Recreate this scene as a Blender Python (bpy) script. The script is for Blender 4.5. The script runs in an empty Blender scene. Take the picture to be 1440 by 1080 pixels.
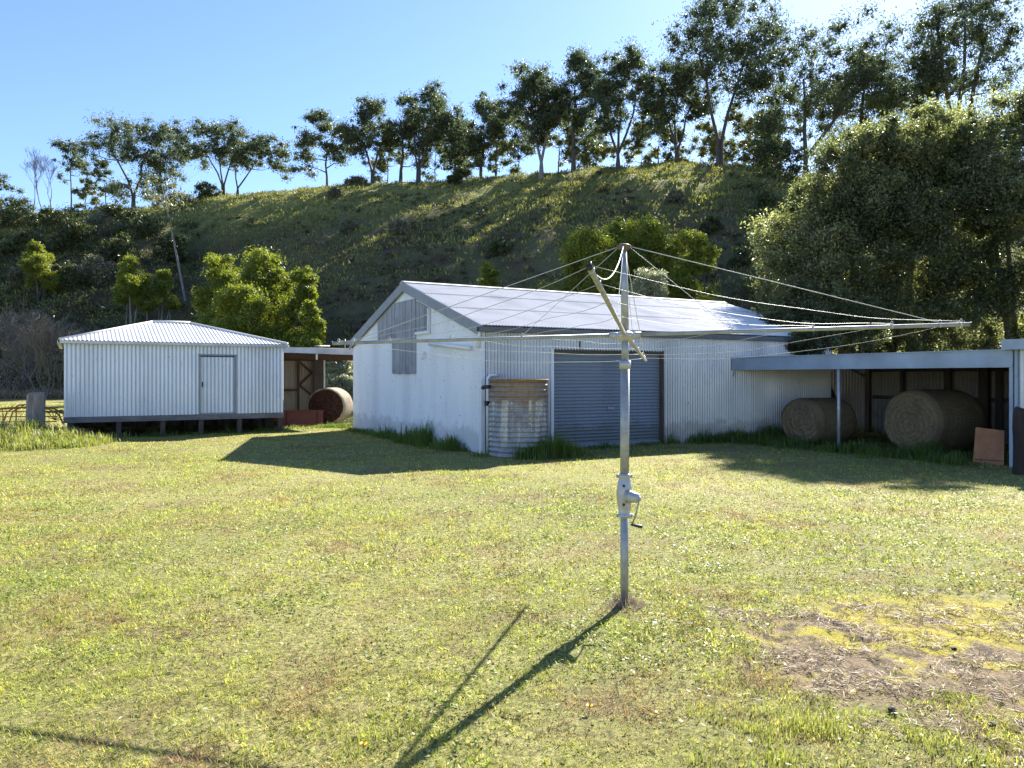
import bpy, math, random
import numpy as np
from mathutils import Vector, Matrix, noise

SC = bpy.context.scene
COL = SC.collection
F, HZ, CAMH = 1092.0, 530.0, 1.6          # focal length and horizon row in photo pixels, eye height
TH = math.radians(29.5)                   # the farm buildings all share this bearing
U2 = (math.cos(TH), math.sin(TH)); V2 = (-math.sin(TH), math.cos(TH))

# ------------------------------------------------------------------ helpers
def tag(o, label=None, cat=None, group=None, kind=None):
    if label: o['label'] = label
    if cat: o['category'] = cat
    if group: o['group'] = group
    if kind: o['kind'] = kind
    return o

def empty(name, loc=(0, 0, 0), rz=0.0, label=None, cat=None, group=None):
    o = bpy.data.objects.new(name, None); COL.objects.link(o)
    o.location = loc; o.rotation_euler = (0, 0, rz); o.empty_display_size = .2
    return tag(o, label, cat, group)

def link_mesh(name, me, mat, parent=None, smooth=False):
    me.materials.append(mat)
    if smooth: me.shade_smooth()
    o = bpy.data.objects.new(name, me); COL.objects.link(o)
    if parent is not None: o.parent = parent
    return o

def np_mesh(name, verts, faces):
    """verts (N,3), faces (M,k) arrays -> mesh data"""
    me = bpy.data.meshes.new(name)
    verts = np.asarray(verts, np.float32); faces = np.asarray(faces, np.int32)
    m, k = faces.shape
    me.vertices.add(len(verts)); me.vertices.foreach_set('co', verts.ravel())
    me.loops.add(m * k); me.loops.foreach_set('vertex_index', faces.ravel())
    me.polygons.add(m)
    me.polygons.foreach_set('loop_start', np.arange(m, dtype=np.int32) * k)
    me.update(calc_edges=True)
    return me

class MB:
    """collects shapes, links them as one mesh object"""
    def __init__(s): s.v = []; s.f = []
    def quad(s, a, b, c, d):
        n = len(s.v); s.v += [tuple(a), tuple(b), tuple(c), tuple(d)]; s.f.append((n, n+1, n+2, n+3)); return s
    def poly(s, pts):
        n = len(s.v); s.v += [tuple(p) for p in pts]; s.f.append(tuple(range(n, n+len(pts)))); return s
    def box(s, x0, x1, y0, y1, z0, z1):
        n = len(s.v)
        s.v += [(x, y, z) for z in (z0, z1) for y in (y0, y1) for x in (x0, x1)]
        for f in ((0,2,3,1),(4,5,7,6),(0,1,5,4),(2,6,7,3),(0,4,6,2),(1,3,7,5)): s.f.append(tuple(n+i for i in f))
        return s
    def beam(s, a, b, w, h, up=(0, 0, 1)):
        """rectangular bar from a to b"""
        a = Vector(a); b = Vector(b); d = (b-a).normalized(); up = Vector(up)
        if abs(d.dot(up)) > .95: up = Vector((0, 1, 0))
        x = d.cross(up).normalized(); y = x.cross(d).normalized(); n = len(s.v)
        for p in (a, b):
            for sx, sy in ((-1,-1),(1,-1),(1,1),(-1,1)): s.v.append(tuple(p + x*(sx*w/2) + y*(sy*h/2)))
        for f in ((0,1,2,3),(7,6,5,4),(0,4,5,1),(1,5,6,2),(2,6,7,3),(3,7,4,0)): s.f.append(tuple(n+i for i in f))
        return s
    def tube(s, pts, rad, n=8, cap=True):
        pts = [Vector(p) for p in pts]
        if not hasattr(rad, '__len__'): rad = [rad]*len(pts)
        base = len(s.v); ref = None
        for i, p in enumerate(pts):
            d = (pts[min(i+1, len(pts)-1)] - pts[max(i-1, 0)])
            d = d.normalized() if d.length > 1e-9 else Vector((0, 0, 1))
            if ref is None or abs(ref.dot(d)) > .98:
                ref = Vector((1, 0, 0)) if abs(d.x) < .8 else Vector((0, 1, 0))
            x = (ref - d*ref.dot(d)).normalized(); y = d.cross(x); ref = x
            for k in range(n):
                t = 2*math.pi*k/n
                s.v.append(tuple(p + (x*math.cos(t) + y*math.sin(t))*rad[i]))
        for i in range(len(pts)-1):
            for k in range(n):
                a = base+i*n+k; b = base+i*n+(k+1) % n
                s.f.append((a, b, b+n, a+n))
        if cap and n > 2:
            s.f.append(tuple(base+k for k in reversed(range(n))))
            s.f.append(tuple(base+(len(pts)-1)*n+k for k in range(n)))
        return s
    def lathe(s, prof, c=(0, 0, 0), n=24):
        """prof: (r, z) list, revolved about vertical through c"""
        base = len(s.v)
        for r, z in prof:
            for k in range(n):
                t = 2*math.pi*k/n; s.v.append((c[0]+r*math.cos(t), c[1]+r*math.sin(t), c[2]+z))
        for i in range(len(prof)-1):
            for k in range(n):
                a = base+i*n+k; b = base+i*n+(k+1) % n; s.f.append((a, b, b+n, a+n))
        return s
    def build(s, name, mat, parent=None, smooth=False):
        me = bpy.data.meshes.new(name); me.from_pydata(s.v, [], s.f); me.update()
        return link_mesh(name, me, mat, parent, smooth)

def corr(mb, o, du, dv, nrm, u0, u1, lo, hi, pitch=.08, amp=.021, seg=6, thick=0.0, rows=1):
    """corrugated sheet: ribs run along dv, waves along du; lo/hi are numbers or functions of u"""
    o = Vector(o); du = Vector(du); dv = Vector(dv); nrm = Vector(nrm)
    n = max(2, int(round((u1-u0)/pitch*seg)))
    fl = lo if callable(lo) else (lambda u: lo); fh = hi if callable(hi) else (lambda u: hi)
    b = len(mb.v)
    for i in range(n+1):
        u = u0+(u1-u0)*i/n; w = amp*math.sin(2*math.pi*u/pitch)
        a0 = fl(u); a1 = fh(u)
        for r in range(rows+1):
            t = r/rows
            mb.v.append(tuple(o+du*u+dv*(a0+(a1-a0)*t)+nrm*w))
    k = rows+1
    for i in range(n):
        for r in range(rows):
            mb.f.append((b+i*k+r, b+(i+1)*k+r, b+(i+1)*k+r+1, b+i*k+r+1))
    return mb

# ------------------------------------------------------------------ materials
def new_mat(name):
    m = bpy.data.materials.new(name); m.use_nodes = True
    nt = m.node_tree; nt.nodes.clear()
    out = nt.nodes.new('ShaderNodeOutputMaterial')
    return m, nt, out
def N(nt, t, **kw):
    n = nt.nodes.new(t)
    for k, v in kw.items():
        if k in n.inputs: n.inputs[k].default_value = v
        else: setattr(n, k, v)
    return n
def L(nt, a, b): nt.links.new(a, b)
def ramp(nt, src, stops, interp='LINEAR'):
    r = nt.nodes.new('ShaderNodeValToRGB'); r.color_ramp.interpolation = interp
    e = r.color_ramp.elements
    while len(e) < len(stops): e.new(.5)
    for i, (p, c) in enumerate(stops):
        e[i].position = p; e[i].color = (c, c, c, 1) if not hasattr(c, '__len__') else (*c, 1)
    L(nt, src, r.inputs[0]); return r.outputs[0]
def mixc(nt, fac, a, b, mode='MIX'):
    n = nt.nodes.new('ShaderNodeMix'); n.data_type = 'RGBA'; n.blend_type = mode
    for s, v in ((n.inputs[0], fac), (n.inputs[6], a), (n.inputs[7], b)):
        if hasattr(v, 'is_output'): L(nt, v, s)
        elif hasattr(v, '__len__'): s.default_value = (*v, 1)
        else: s.default_value = v
    return n.outputs[2]
def coords(nt, scale=(1, 1, 1), world=False, loc=(0, 0, 0)):
    mp = nt.nodes.new('ShaderNodeMapping'); mp.inputs['Scale'].default_value = scale; mp.inputs['Location'].default_value = loc
    if world: L(nt, nt.nodes.new('ShaderNodeNewGeometry').outputs['Position'], mp.inputs[0])
    else: L(nt, nt.nodes.new('ShaderNodeTexCoord').outputs['Object'], mp.inputs[0])
    return mp.outputs[0]
def nz(nt, vec, scale=5, detail=6, rough=.6, dist=0.0):
    n = N(nt, 'ShaderNodeTexNoise', Scale=scale, Detail=detail, Roughness=rough, Distortion=dist)
    L(nt, vec, n.inputs['Vector']); return n.outputs['Fac']
def math_n(nt, op, a, b=0.0):
    n = nt.nodes.new('ShaderNodeMath'); n.operation = op
    for s, v in ((n.inputs[0], a), (n.inputs[1], b)):
        if hasattr(v, 'is_output'): L(nt, v, s)
        else: s.default_value = v
    return n.outputs[0]
def principled(nt, out, col, rough=.6, metal=0.0, bump=None, bstr=.3, bdist=.01, spec=.5):
    p = nt.nodes.new('ShaderNodeBsdfPrincipled')
    for key, v in (('Base Color', col), ('Roughness', rough), ('Metallic', metal), ('Specular IOR Level', spec)):
        s = p.inputs[key]
        if hasattr(v, 'is_output'): L(nt, v, s)
        elif hasattr(v, '__len__'): s.default_value = (*v, 1)
        else: s.default_value = v
    if bump is not None:
        b = N(nt, 'ShaderNodeBump', Strength=bstr, Distance=bdist); L(nt, bump, b.inputs['Height']); L(nt, b.outputs[0], p.inputs['Normal'])
    L(nt, p.outputs[0], out.inputs[0]); return p

def sheet_metal(name, col, dirt, rough=.5, metal=.0, amount=.5, specks=.0, rust=None, low=None, spec=.5):
    """painted or galvanised sheet with vertical run marks, blotches and specks"""
    m, nt, out = new_mat(name)
    v1 = coords(nt, (6, 6, .35)); v2 = coords(nt)
    streak = nz(nt, v1, 2.2, 5, .65); blot = nz(nt, v2, .9, 7, .62)
    f = math_n(nt, 'MULTIPLY', ramp(nt, streak, ((.35, 0), (.75, 1))), ramp(nt, blot, ((.35, .15), (.7, 1))))
    c = mixc(nt, math_n(nt, 'MULTIPLY', f, amount), col, dirt)
    pan = math_n(nt, 'ADD', math_n(nt, 'MULTIPLY', nz(nt, coords(nt, (1.3, 1.3, .02)), 1.0, 0), .25), .87)
    c = mixc(nt, 1.0, c, ramp(nt, pan, ((.9, .8), (1.1, 1.0))), 'MULTIPLY')
    if specks:
        sp = nz(nt, coords(nt, (1, 1, .6)), 26, 2, .5)
        c = mixc(nt, math_n(nt, 'MULTIPLY', ramp(nt, sp, ((.69, 0), (.73, 1))), specks), c, (.05, .04, .035))
    if low:                                    # splashed mud along the foot of the wall
        sep = nt.nodes.new('ShaderNodeSeparateXYZ'); L(nt, coords(nt), sep.inputs[0])
        h = math_n(nt, 'ADD', sep.outputs['Z'], math_n(nt, 'MULTIPLY', nz(nt, coords(nt), 3.5, 6), -.8))
        c = mixc(nt, math_n(nt, 'MULTIPLY', ramp(nt, h, ((-.05, 1), (.16, 0))), low), c, (.12, .11, .07))
    if rust:
        rr = nz(nt, coords(nt, (1, 1, .5)), 2.3, 8, .7)
        c = mixc(nt, ramp(nt, rr, ((.56, 0), (.7, rust))), c, (.16, .07, .03))
    rg = math_n(nt, 'ADD', math_n(nt, 'MULTIPLY', blot, .25), rough-.12)
    principled(nt, out, c, rg, metal, nz(nt, v2, 14, 4), .12, .004, spec)
    return m

def wood(name, a, b, sc=(9, 9, .8), rough=.8):
    m, nt, out = new_mat(name)
    g = nz(nt, coords(nt, sc), 3, 8, .65, .4)
    c = mixc(nt, ramp(nt, g, ((.3, 0), (.7, 1))), a, b)
    c = mixc(nt, ramp(nt, nz(nt, coords(nt), 1.6, 5), ((.45, 0), (.75, .5))), c, tuple(x*.45 for x in a))
    principled(nt, out, c, rough, 0, g, .5, .01); return m

def plain(name, col, rough=.6, metal=0.0, var=.25, sc=4, bstr=.2, spec=.5):
    m, nt, out = new_mat(name)
    g = nz(nt, coords(nt), sc, 6, .6)
    c = mixc(nt, ramp(nt, g, ((.3, 0), (.75, 1))), tuple(x*(1-var) for x in col), tuple(min(1, x*(1+var*.6)) for x in col))
    principled(nt, out, c, rough, metal, g, bstr, .006, spec); return m

def leaf_mat(name, cols, trans=.35, tcol=None, rough=.45, spec=.5, nscale=.35):
    """per-leaf colour from a random value and a soft patch noise, part of the light passes through"""
    m, nt, out = new_mat(name)
    rnd = nt.nodes.new('ShaderNodeNewGeometry').outputs['Random Per Island']
    patch = nz(nt, coords(nt, world=True), nscale, 3)
    f = math_n(nt, 'ADD', math_n(nt, 'MULTIPLY', rnd, .55), math_n(nt, 'MULTIPLY', ramp(nt, patch, ((.3, 0), (.7, 1))), .45))
    k = len(cols); c = ramp(nt, f, [(i/(k-1)*.9+.05, cc) for i, cc in enumerate(cols)])
    p = principled(nt, out, c, rough, 0, spec=spec)
    t = nt.nodes.new('ShaderNodeBsdfTranslucent')
    tc = mixc(nt, 1.0, c, tcol or (1.5, 1.6, .7), 'MULTIPLY'); L(nt, tc, t.inputs[0])
    mx = nt.nodes.new('ShaderNodeMixShader'); mx.inputs[0].default_value = trans
    L(nt, p.outputs[0], mx.inputs[1]); L(nt, t.outputs[0], mx.inputs[2]); L(nt, mx.outputs[0], out.inputs[0])
    return m

# lawn / soil, by world position
PATCH = (2.95, 4.5, 1.95, 1.30)          # bare mossy patch in the lawn: centre and half axes
def lawn_colour(nt, wp):
    big = nz(nt, wp, .16, 4, .6); mid = nz(nt, wp, 1.1, 6, .65); fine = nz(nt, wp, 22, 8, .75)
    c = mixc(nt, ramp(nt, mid, ((.32, 0), (.66, 1))), (.32, .315, .08), (.46, .41, .17))
    c = mixc(nt, ramp(nt, big, ((.42, 0), (.62, .75))), c, (.20, .235, .05))
    c = mixc(nt, ramp(nt, nz(nt, wp, .75, 7, .7), ((.52, 0), (.66, .85))), c, (.24, .15, .095))
    c = mixc(nt, ramp(nt, fine, ((.40, .9), (.60, 0))), c, (.09, .085, .03))
    return c
def ground_mat():
    m, nt, out = new_mat('lawn_ground')
    wp = coords(nt, world=True)
    c = lawn_colour(nt, wp)
    sep = nt.nodes.new('ShaderNodeSeparateXYZ'); L(nt, wp, sep.inputs[0])
    def ell(cx, cy, ax, ay, edge=.9, nsc=2.0, amp=1.1):
        dx = math_n(nt, 'POWER', math_n(nt, 'DIVIDE', math_n(nt, 'SUBTRACT', sep.outputs[0], cx), ax), 2)
        dy = math_n(nt, 'POWER', math_n(nt, 'DIVIDE', math_n(nt, 'SUBTRACT', sep.outputs[1], cy), ay), 2)
        d = math_n(nt, 'ADD', math_n(nt, 'ADD', dx, dy), math_n(nt, 'MULTIPLY', math_n(nt, 'SUBTRACT', nz(nt, wp, nsc, 7, .65), .5), amp*2))
        return ramp(nt, d, ((edge*.65, 1), (edge*1.1, 0)))
    thatch = mixc(nt, ramp(nt, nz(nt, coords(nt, (30, 9, 1), world=True), 2, 8, .7, 1.0), ((.35, 0), (.65, 1))), (.11, .075, .045), (.33, .245, .145))
    thatch = mixc(nt, ramp(nt, math_n(nt, 'ADD', nz(nt, wp, 2.6, 6, .7), math_n(nt, 'ADD', math_n(nt, 'MULTIPLY', math_n(nt, 'SUBTRACT', sep.outputs[0], 2.5), .05), math_n(nt, 'MULTIPLY', math_n(nt, 'SUBTRACT', sep.outputs[1], 4.5), .07))), ((.48, 0), (.56, .95))), thatch, (.36, .31, .035))
    thatch = mixc(nt, ramp(nt, nz(nt, wp, 5.5, 7, .7), ((.53, 0), (.62, .85))), thatch, (.06, .045, .03))
    c = mixc(nt, ell(*PATCH), c, thatch)
    c = mixc(nt, ell(.80, 5.40, .17, .14, .9, 9), c, (.13, .10, .06))
    principled(nt, out, c, .9, 0, nz(nt, wp, 40, 8, .75), .9, .03, .2)
    return m

def hill_mat():
    m, nt, out = new_mat('hill_slope')
    wp = coords(nt, world=True)
    c = mixc(nt, ramp(nt, nz(nt, wp, .16, 6, .65), ((.38, 0), (.62, 1))), (.115, .115, .05), (.19, .18, .085))
    c = mixc(nt, ramp(nt, nz(nt, wp, .33, 7, .7), ((.47, 0), (.60, .9))), c, (.13, .09, .06))
    sep = nt.nodes.new('ShaderNodeSeparateXYZ'); L(nt, wp, sep.inputs[0])
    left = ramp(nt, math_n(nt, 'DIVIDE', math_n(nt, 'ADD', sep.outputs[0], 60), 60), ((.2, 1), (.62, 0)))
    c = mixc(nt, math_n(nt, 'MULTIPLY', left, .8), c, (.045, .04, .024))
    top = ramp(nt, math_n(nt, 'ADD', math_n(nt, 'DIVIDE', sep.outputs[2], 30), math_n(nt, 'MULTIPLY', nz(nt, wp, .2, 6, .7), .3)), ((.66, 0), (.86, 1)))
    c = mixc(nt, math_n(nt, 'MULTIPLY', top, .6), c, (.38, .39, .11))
    principled(nt, out, c, .95, 0, nz(nt, wp, 2.2, 9, .75), 1.0, .5, .1)
    return m

def blade_mat():
    m, nt, out = new_mat('lawn_blades')
    rnd = nt.nodes.new('ShaderNodeNewGeometry').outputs['Random Per Island']; wp = coords(nt, world=True)
    dry = ramp(nt, rnd, ((.0, (.76, .64, .36)), (.3, (.66, .60, .18)), (.6, (.50, .52, .09)), (1.0, (.20, .26, .03))))
    grn = ramp(nt, rnd, ((.0, (.64, .61, .15)), (.4, (.48, .52, .08)), (1.0, (.15, .23, .03))))
    c = mixc(nt, ramp(nt, nz(nt, wp, .55, 6, .65), ((.42, 0), (.60, 1))), dry, grn)
    c = mixc(nt, ramp(nt, nz(nt, coords(nt, world=True, loc=(7, 3, 0)), .95, 8, .72), ((.49, 0), (.60, .9))), c, (.36, .215, .14))
    c = mixc(nt, 1.0, c, ramp(nt, nz(nt, wp, 7, 6, .75), ((.38, .28), (.60, 1.2))), 'MULTIPLY')
    p = principled(nt, out, c, .6, 0, spec=.18); t = nt.nodes.new('ShaderNodeBsdfTranslucent'); L(nt, mixc(nt, 1.0, c, (1.25, 1.3, .65), 'MULTIPLY'), t.inputs[0])
    mx = nt.nodes.new('ShaderNodeMixShader'); mx.inputs[0].default_value = .42
    L(nt, p.outputs[0], mx.inputs[1]); L(nt, t.outputs[0], mx.inputs[2]); L(nt, mx.outputs[0], out.inputs[0]); return m

M = {}
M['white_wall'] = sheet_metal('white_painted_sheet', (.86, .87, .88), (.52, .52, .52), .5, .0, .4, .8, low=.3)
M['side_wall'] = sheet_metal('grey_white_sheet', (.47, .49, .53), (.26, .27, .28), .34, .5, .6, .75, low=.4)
M['store_wall'] = sheet_metal('store_sheet', (.68, .71, .76), (.42, .44, .46), .38, .35, .55, .45)
M['roof'] = sheet_metal('zinc_roof_sheet', (.76, .73, .68), (.58, .55, .52), .62, .0, .5, .15, spec=.2)
M['store_roof'] = sheet_metal('store_roof_sheet', (.58, .58, .57), (.34, .33, .31), .55, .0, .7, .3)
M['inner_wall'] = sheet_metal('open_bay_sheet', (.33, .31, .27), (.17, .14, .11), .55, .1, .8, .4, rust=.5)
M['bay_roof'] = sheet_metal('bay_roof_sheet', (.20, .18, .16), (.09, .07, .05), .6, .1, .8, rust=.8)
M['trim'] = plain('grey_trim_paint', (.27, .29, .31), .5, 0, .2, 3)
M['fascia'] = plain('blue_grey_fascia', (.36, .43, .50), .5, .1, .25, 1.6)
M['gutter'] = plain('zinc_gutter', (.55, .56, .58), .4, .5, .25, 2)
M['dark_gutter'] = plain('dark_gutter_paint', (.13, .14, .15), .5, 0, .3, 3)
M['roller'] = sheet_metal('roller_door_blue', (.24, .27, .31), (.15, .16, .175), .45, .1, .6, .3, low=.5)
M['dark_wood'] = wood('dark_framing', (.06, .045, .035), (.12, .09, .065))
M['red_wood'] = wood('reddish_framing', (.055, .028, .018), (.11, .058, .034))
M['grey_board'] = wood('weathered_boards', (.22, .225, .24), (.46, .47, .50), (14, 14, .6))
M['bearer'] = wood('floor_bearer', (.12, .115, .11), (.26, .25, .24), (1, 1, 9))
M['stump'] = wood('stump_wood', (.10, .08, .065), (.40, .34, .28), (8, 8, .9))
M['pvc'] = plain('white_pipe', (.78, .79, .80), .35, 0, .08, 3)
M['galv'] = plain('galvanised_tube', (.40, .41, .40), .55, .6, .3, 14, .1)
M['galv_light'] = plain('cast_alloy', (.50, .50, .50), .5, .5, .25, 12, .2)
M['wire'] = plain('coated_line_wire', (.48, .48, .45), .5, .2, .2, 8, 0)
M['stay'] = plain('pale_stay_cable', (.58, .58, .55), .5, .2, .15, 8, 0)
M['black'] = plain('black_plastic', (.025, .025, .025), .45)
M['rust'] = plain('rusty_iron', (.36, .18, .055), .85, .0, .5, 9)
M['old_cap'] = plain('dull_brown_cap', (.16, .12, .10), .6, .4, .3, 20)
M['orange'] = plain('orange_paint', (.62, .10, .035), .5, 0, .2, 5)
M['red'] = plain('dark_red_paint', (.12, .018, .016), .55, 0, .35, 4)
M['char'] = wood('charred_post', (.014, .010, .008), (.06, .034, .022))
M['board'] = wood('orange_board', (.30, .11, .035), (.44, .18, .06), (3, 3, 1.5), .6)
M['bark'] = wood('gum_bark', (.14, .12, .10), (.34, .31, .27), (5, 5, .5))
M['dark_bark'] = wood('dark_bark', (.05, .043, .036), (.12, .10, .085), (5, 5, .5))
M['twig'] = wood('bare_twig', (.15, .13, .12), (.28, .25, .23), (5, 5, .5))
M['pale_twig'] = wood('pale_twig', (.10, .09, .075), (.21, .19, .165), (5, 5, .5))
M['brown_twig'] = wood('brown_twig', (.20, .11, .08), (.32, .19, .14), (5, 5, .5))
M['ground'] = ground_mat()
M['hill'] = hill_mat()
M['gum_leaf'] = leaf_mat('gum_leaves', [(.06, .075, .04), (.105, .12, .06), (.16, .18, .115)], .42, (1.1, 1.3, .95), .5, .4)
M['gum_pale'] = leaf_mat('pale_gum_leaves', [(.11, .13, .06), (.16, .18, .09), (.23, .24, .13)], .35, (1.4, 1.4, .8), .4, .5)
M['dark_leaf'] = leaf_mat('dark_shrub_leaves', [(.04, .055, .022), (.075, .09, .035), (.12, .135, .055)], .3, None, .45, .4)
M['wattle'] = leaf_mat('wattle_leaves', [(.085, .115, .022), (.16, .195, .03), (.28, .30, .055)], .44, (1.5, 1.5, .5), .5, .4)
M['grey_leaf'] = leaf_mat('grey_shrub_leaves', [(.11, .115, .07), (.18, .18, .115), (.26, .25, .18)], .3, (1.2, 1.2, .8), .5, .4)
M['silver_leaf'] = leaf_mat('silver_leaves', [(.22, .24, .15), (.33, .35, .23), (.45, .46, .34)], .35, (1.2, 1.2, .8), .4, .5)
M['glossy_leaf'] = leaf_mat('glossy_hedge_leaves', [(.05, .066, .03), (.095, .112, .056), (.30, .31, .18)], .55, (1.8, 1.8, 1.0), .42, .5, .5)
M['long_grass'] = leaf_mat('long_grass', [(.06, .11, .018), (.11, .165, .03), (.19, .22, .06)], .42, (1.5, 1.6, .5), .45, .4, 2.0)
M['sunny_grass'] = leaf_mat('bank_grass', [(.14, .18, .045), (.24, .27, .08), (.42, .39, .21)], .42, (1.4, 1.4, .6), .5, .4, 2.0)
M['blade'] = blade_mat()
M['weed'] = leaf_mat('broadleaf_weeds', [(.14, .19, .045), (.20, .25, .06), (.40, .44, .18)], .35, (1.3, 1.4, .6), .5, .35, 1.5)
M['straw'] = leaf_mat('dry_straw', [(.19, .13, .08), (.33, .25, .16), (.50, .43, .30)], .15, (1, 1, .8), .6, .3, 3.0)
M['bracken'] = leaf_mat('bracken_fronds', [(.05, .06, .028), (.085, .085, .04), (.11, .085, .055), (.16, .13, .09)], .2, (1.2, 1.2, .8), .6, .3, .12)
M['tussock'] = leaf_mat('hill_tussock', [(.17, .135, .085), (.13, .14, .055), (.22, .235, .08), (.38, .37, .15)], .35, (1.4, 1.4, .6), .6, .3, .18)
M['flower'] = plain('yellow_flower', (.75, .45, .01), .6, 0, .1)
M['plastic_wrap'] = plain('white_bale_wrap', (.78, .78, .76), .4, 0, .1, 3)

def hay_mat(name, ax):
    m, nt, out = new_mat(name)
    sc = {'end': (7, 7, 7), 'side': (1.2, 16, 16)}[ax]
    g = nz(nt, coords(nt, sc), 4, 9, .75, 1.2 if ax == 'end' else .3)
    c = mixc(nt, ramp(nt, g, ((.3, 0), (.7, 1))), (.17, .11, .058), (.50, .38, .21))
    c = mixc(nt, ramp(nt, nz(nt, coords(nt), 1.5, 5), ((.4, 0), (.7, .6))), c, (.14, .11, .075))
    if ax == 'end':
        wv = N(nt, 'ShaderNodeTexWave', Scale=3.0, Distortion=9.0, Detail=4); wv.wave_type = 'RINGS'; wv.rings_direction = 'X'
        L(nt, coords(nt, loc=(0, 0, -.6)), wv.inputs['Vector']); c = mixc(nt, math_n(nt, 'MULTIPLY', wv.outputs['Fac'], .26), c, (.085, .055, .03))
    else:
        wv = N(nt, 'ShaderNodeTexWave', Scale=2.6, Distortion=1.5, Detail=3); wv.bands_direction = 'X'
        L(nt, coords(nt), wv.inputs['Vector']); c = mixc(nt, math_n(nt, 'MULTIPLY', wv.outputs['Fac'], .22), c, (.09, .065, .04))
    principled(nt, out, c, .95, 0, g, 1.0, .05, .1); return m
M['hay_shaded'] = plain('shaded_hay_end', (.07, .035, .025), .95, 0, .5, 12, .8, .1); M['hay_sunlit'] = plain('sunlit_hay_side', (.38, .33, .25), .9, 0, .35, 10, .8, .1)  # carport bale: shade painted into the end colour, sunlight into the side colour
M['hay_end'] = hay_mat('hay_end', 'end'); M['hay_side'] = hay_mat('hay_side', 'side')

def tank_mat():
    m, nt, out = new_mat('tank_sheet')
    v = coords(nt); sep = nt.nodes.new('ShaderNodeSeparateXYZ'); L(nt, v, sep.inputs[0])
    z = sep.outputs['Z']
    c = mixc(nt, ramp(nt, nz(nt, v, 3, 7, .65), ((.35, 0), (.7, 1))), (.27, .28, .29), (.43, .43, .42))
    # rust band round the top, ragged lower edge
    zz = math_n(nt, 'ADD', z, math_n(nt, 'MULTIPLY', math_n(nt, 'SUBTRACT', nz(nt, coords(nt, (2, 2, .4)), 2.2, 5), .5), .55))
    rust = mixc(nt, nz(nt, coords(nt, (3, 3, 14)), 2, 6), (.20, .125, .075), (.42, .32, .22))
    c = mixc(nt, ramp(nt, zz, ((1.05, 0), (1.13, 1))) if False else ramp(nt, math_n(nt, 'DIVIDE', zz, 1.6), ((.62, 0), (.72, .9))), c, rust)
    # white mineral runs below the band
    run = nz(nt, coords(nt, (4.2, 4.2, .35), loc=(1.3, .4, 0)), 2.0, 4, .55)
    run = ramp(nt, math_n(nt, 'ADD', run, math_n(nt, 'MULTIPLY', nz(nt, v, 18, 5), .12)), ((.58, 0), (.63, .9)))
    band = math_n(nt, 'MULTIPLY', ramp(nt, math_n(nt, 'DIVIDE', z, 1.6), ((.70, 1), (.715, 0))), ramp(nt, math_n(nt, 'DIVIDE', z, 1.6), ((.1, 0), (.25, 1))))
    c = mixc(nt, math_n(nt, 'MULTIPLY', run, band), c, (.66, .60, .50))
    c = mixc(nt, ramp(nt, nz(nt, coords(nt, (3, 3, 1)), 4, 8, .7), ((.46, 0), (.66, .6))), c, (.17, .10, .06))
    principled(nt, out, c, .5, .25, nz(nt, v, 20, 5), .25, .005); return m
M['tank'] = tank_mat()

# ------------------------------------------------------------------ terrain
def interp(x, xs, ys): return float(np.interp(x, xs, ys))
PX = [-700, 0, 150, 245, 285, 400, 500, 600, 700, 760, 850, 950, 1050, 1110, 1200, 1440, 2100]
YC = [301, 301, 297, 291, 277, 271, 262, 255, 247, 242, 238, 236, 240, 252, 262, 268, 280]
DC = [120, 114, 110, 108, 107, 105, 101, 98, 93, 90, 86, 83, 79, 77, 74, 70, 64]
DF = [64, 62, 60, 60, 55, 48, 46, 45, 44, 44, 43, 42, 41, 40, 38, 36, 34]
def crest(px): return interp(px, PX, DC), interp(px, PX, YC), interp(px, PX, DF)
def hill_z(x, y):
    px = 720+F*x/max(y, 1.0)
    dc, yc, df = crest(px)
    hc = CAMH+(HZ-yc)/F*dc
    df += 2.5*noise.noise((x*.05, 3.1, 0))
    s = (y-df)/(dc-df)
    if s <= 0: z = -.6+.6*max(0, 1+s*6) if s > -.16 else -.6
    elif s <= 1: z = hc*s*(1.32-.32*s)
    else:
        e = y-dc; k = hc/(dc-df)*.68
        z = hc + (k*e - k*e*e/16 if e < 8 else k*4) - .04*max(0, e-8)
    w = max(0, min(1, s*4))*(1 if s < 1 else max(.25, 1-(s-1)*4))
    z += w*(1.3*noise.noise((x*.06, y*.06, 1.7))+.75*noise.noise((x*.17, y*.17, 4))+.42*noise.noise((x*.45, y*.45, 9)))*(.6 if s > .9 else 1)
    # gully that ends the grassed face on the left
    if 0 < s < 1.1:
        z -= 2.2*math.exp(-((px-268-25*(1-s))/26)**2)*math.sin(min(1, s)*math.pi)
    return z
def ground_z(x, y):
    z = .03*noise.noise((x*.25, y*.25, 0))*min(1, max(0, (y-6)/6)) if y < 60 else 0
    z += .30*math.exp(-(((x+11.7)/1.5)**2+((y-18.3)/1.1)**2))
    pd = ((x-PATCH[0])/PATCH[2])**2+((y-PATCH[1])/PATCH[3])**2
    if pd < 1.6: z += (.022*noise.noise((x*5, y*5, 2))+.012*noise.noise((x*13, y*13, 4))-.012)*min(1, 1.6-pd)
    z += .035*math.exp(-(((x-.786)/.16)**2+((y-5.43)/.16)**2))
    return z
def at(px, Y): return (px-720)/F*Y

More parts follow.
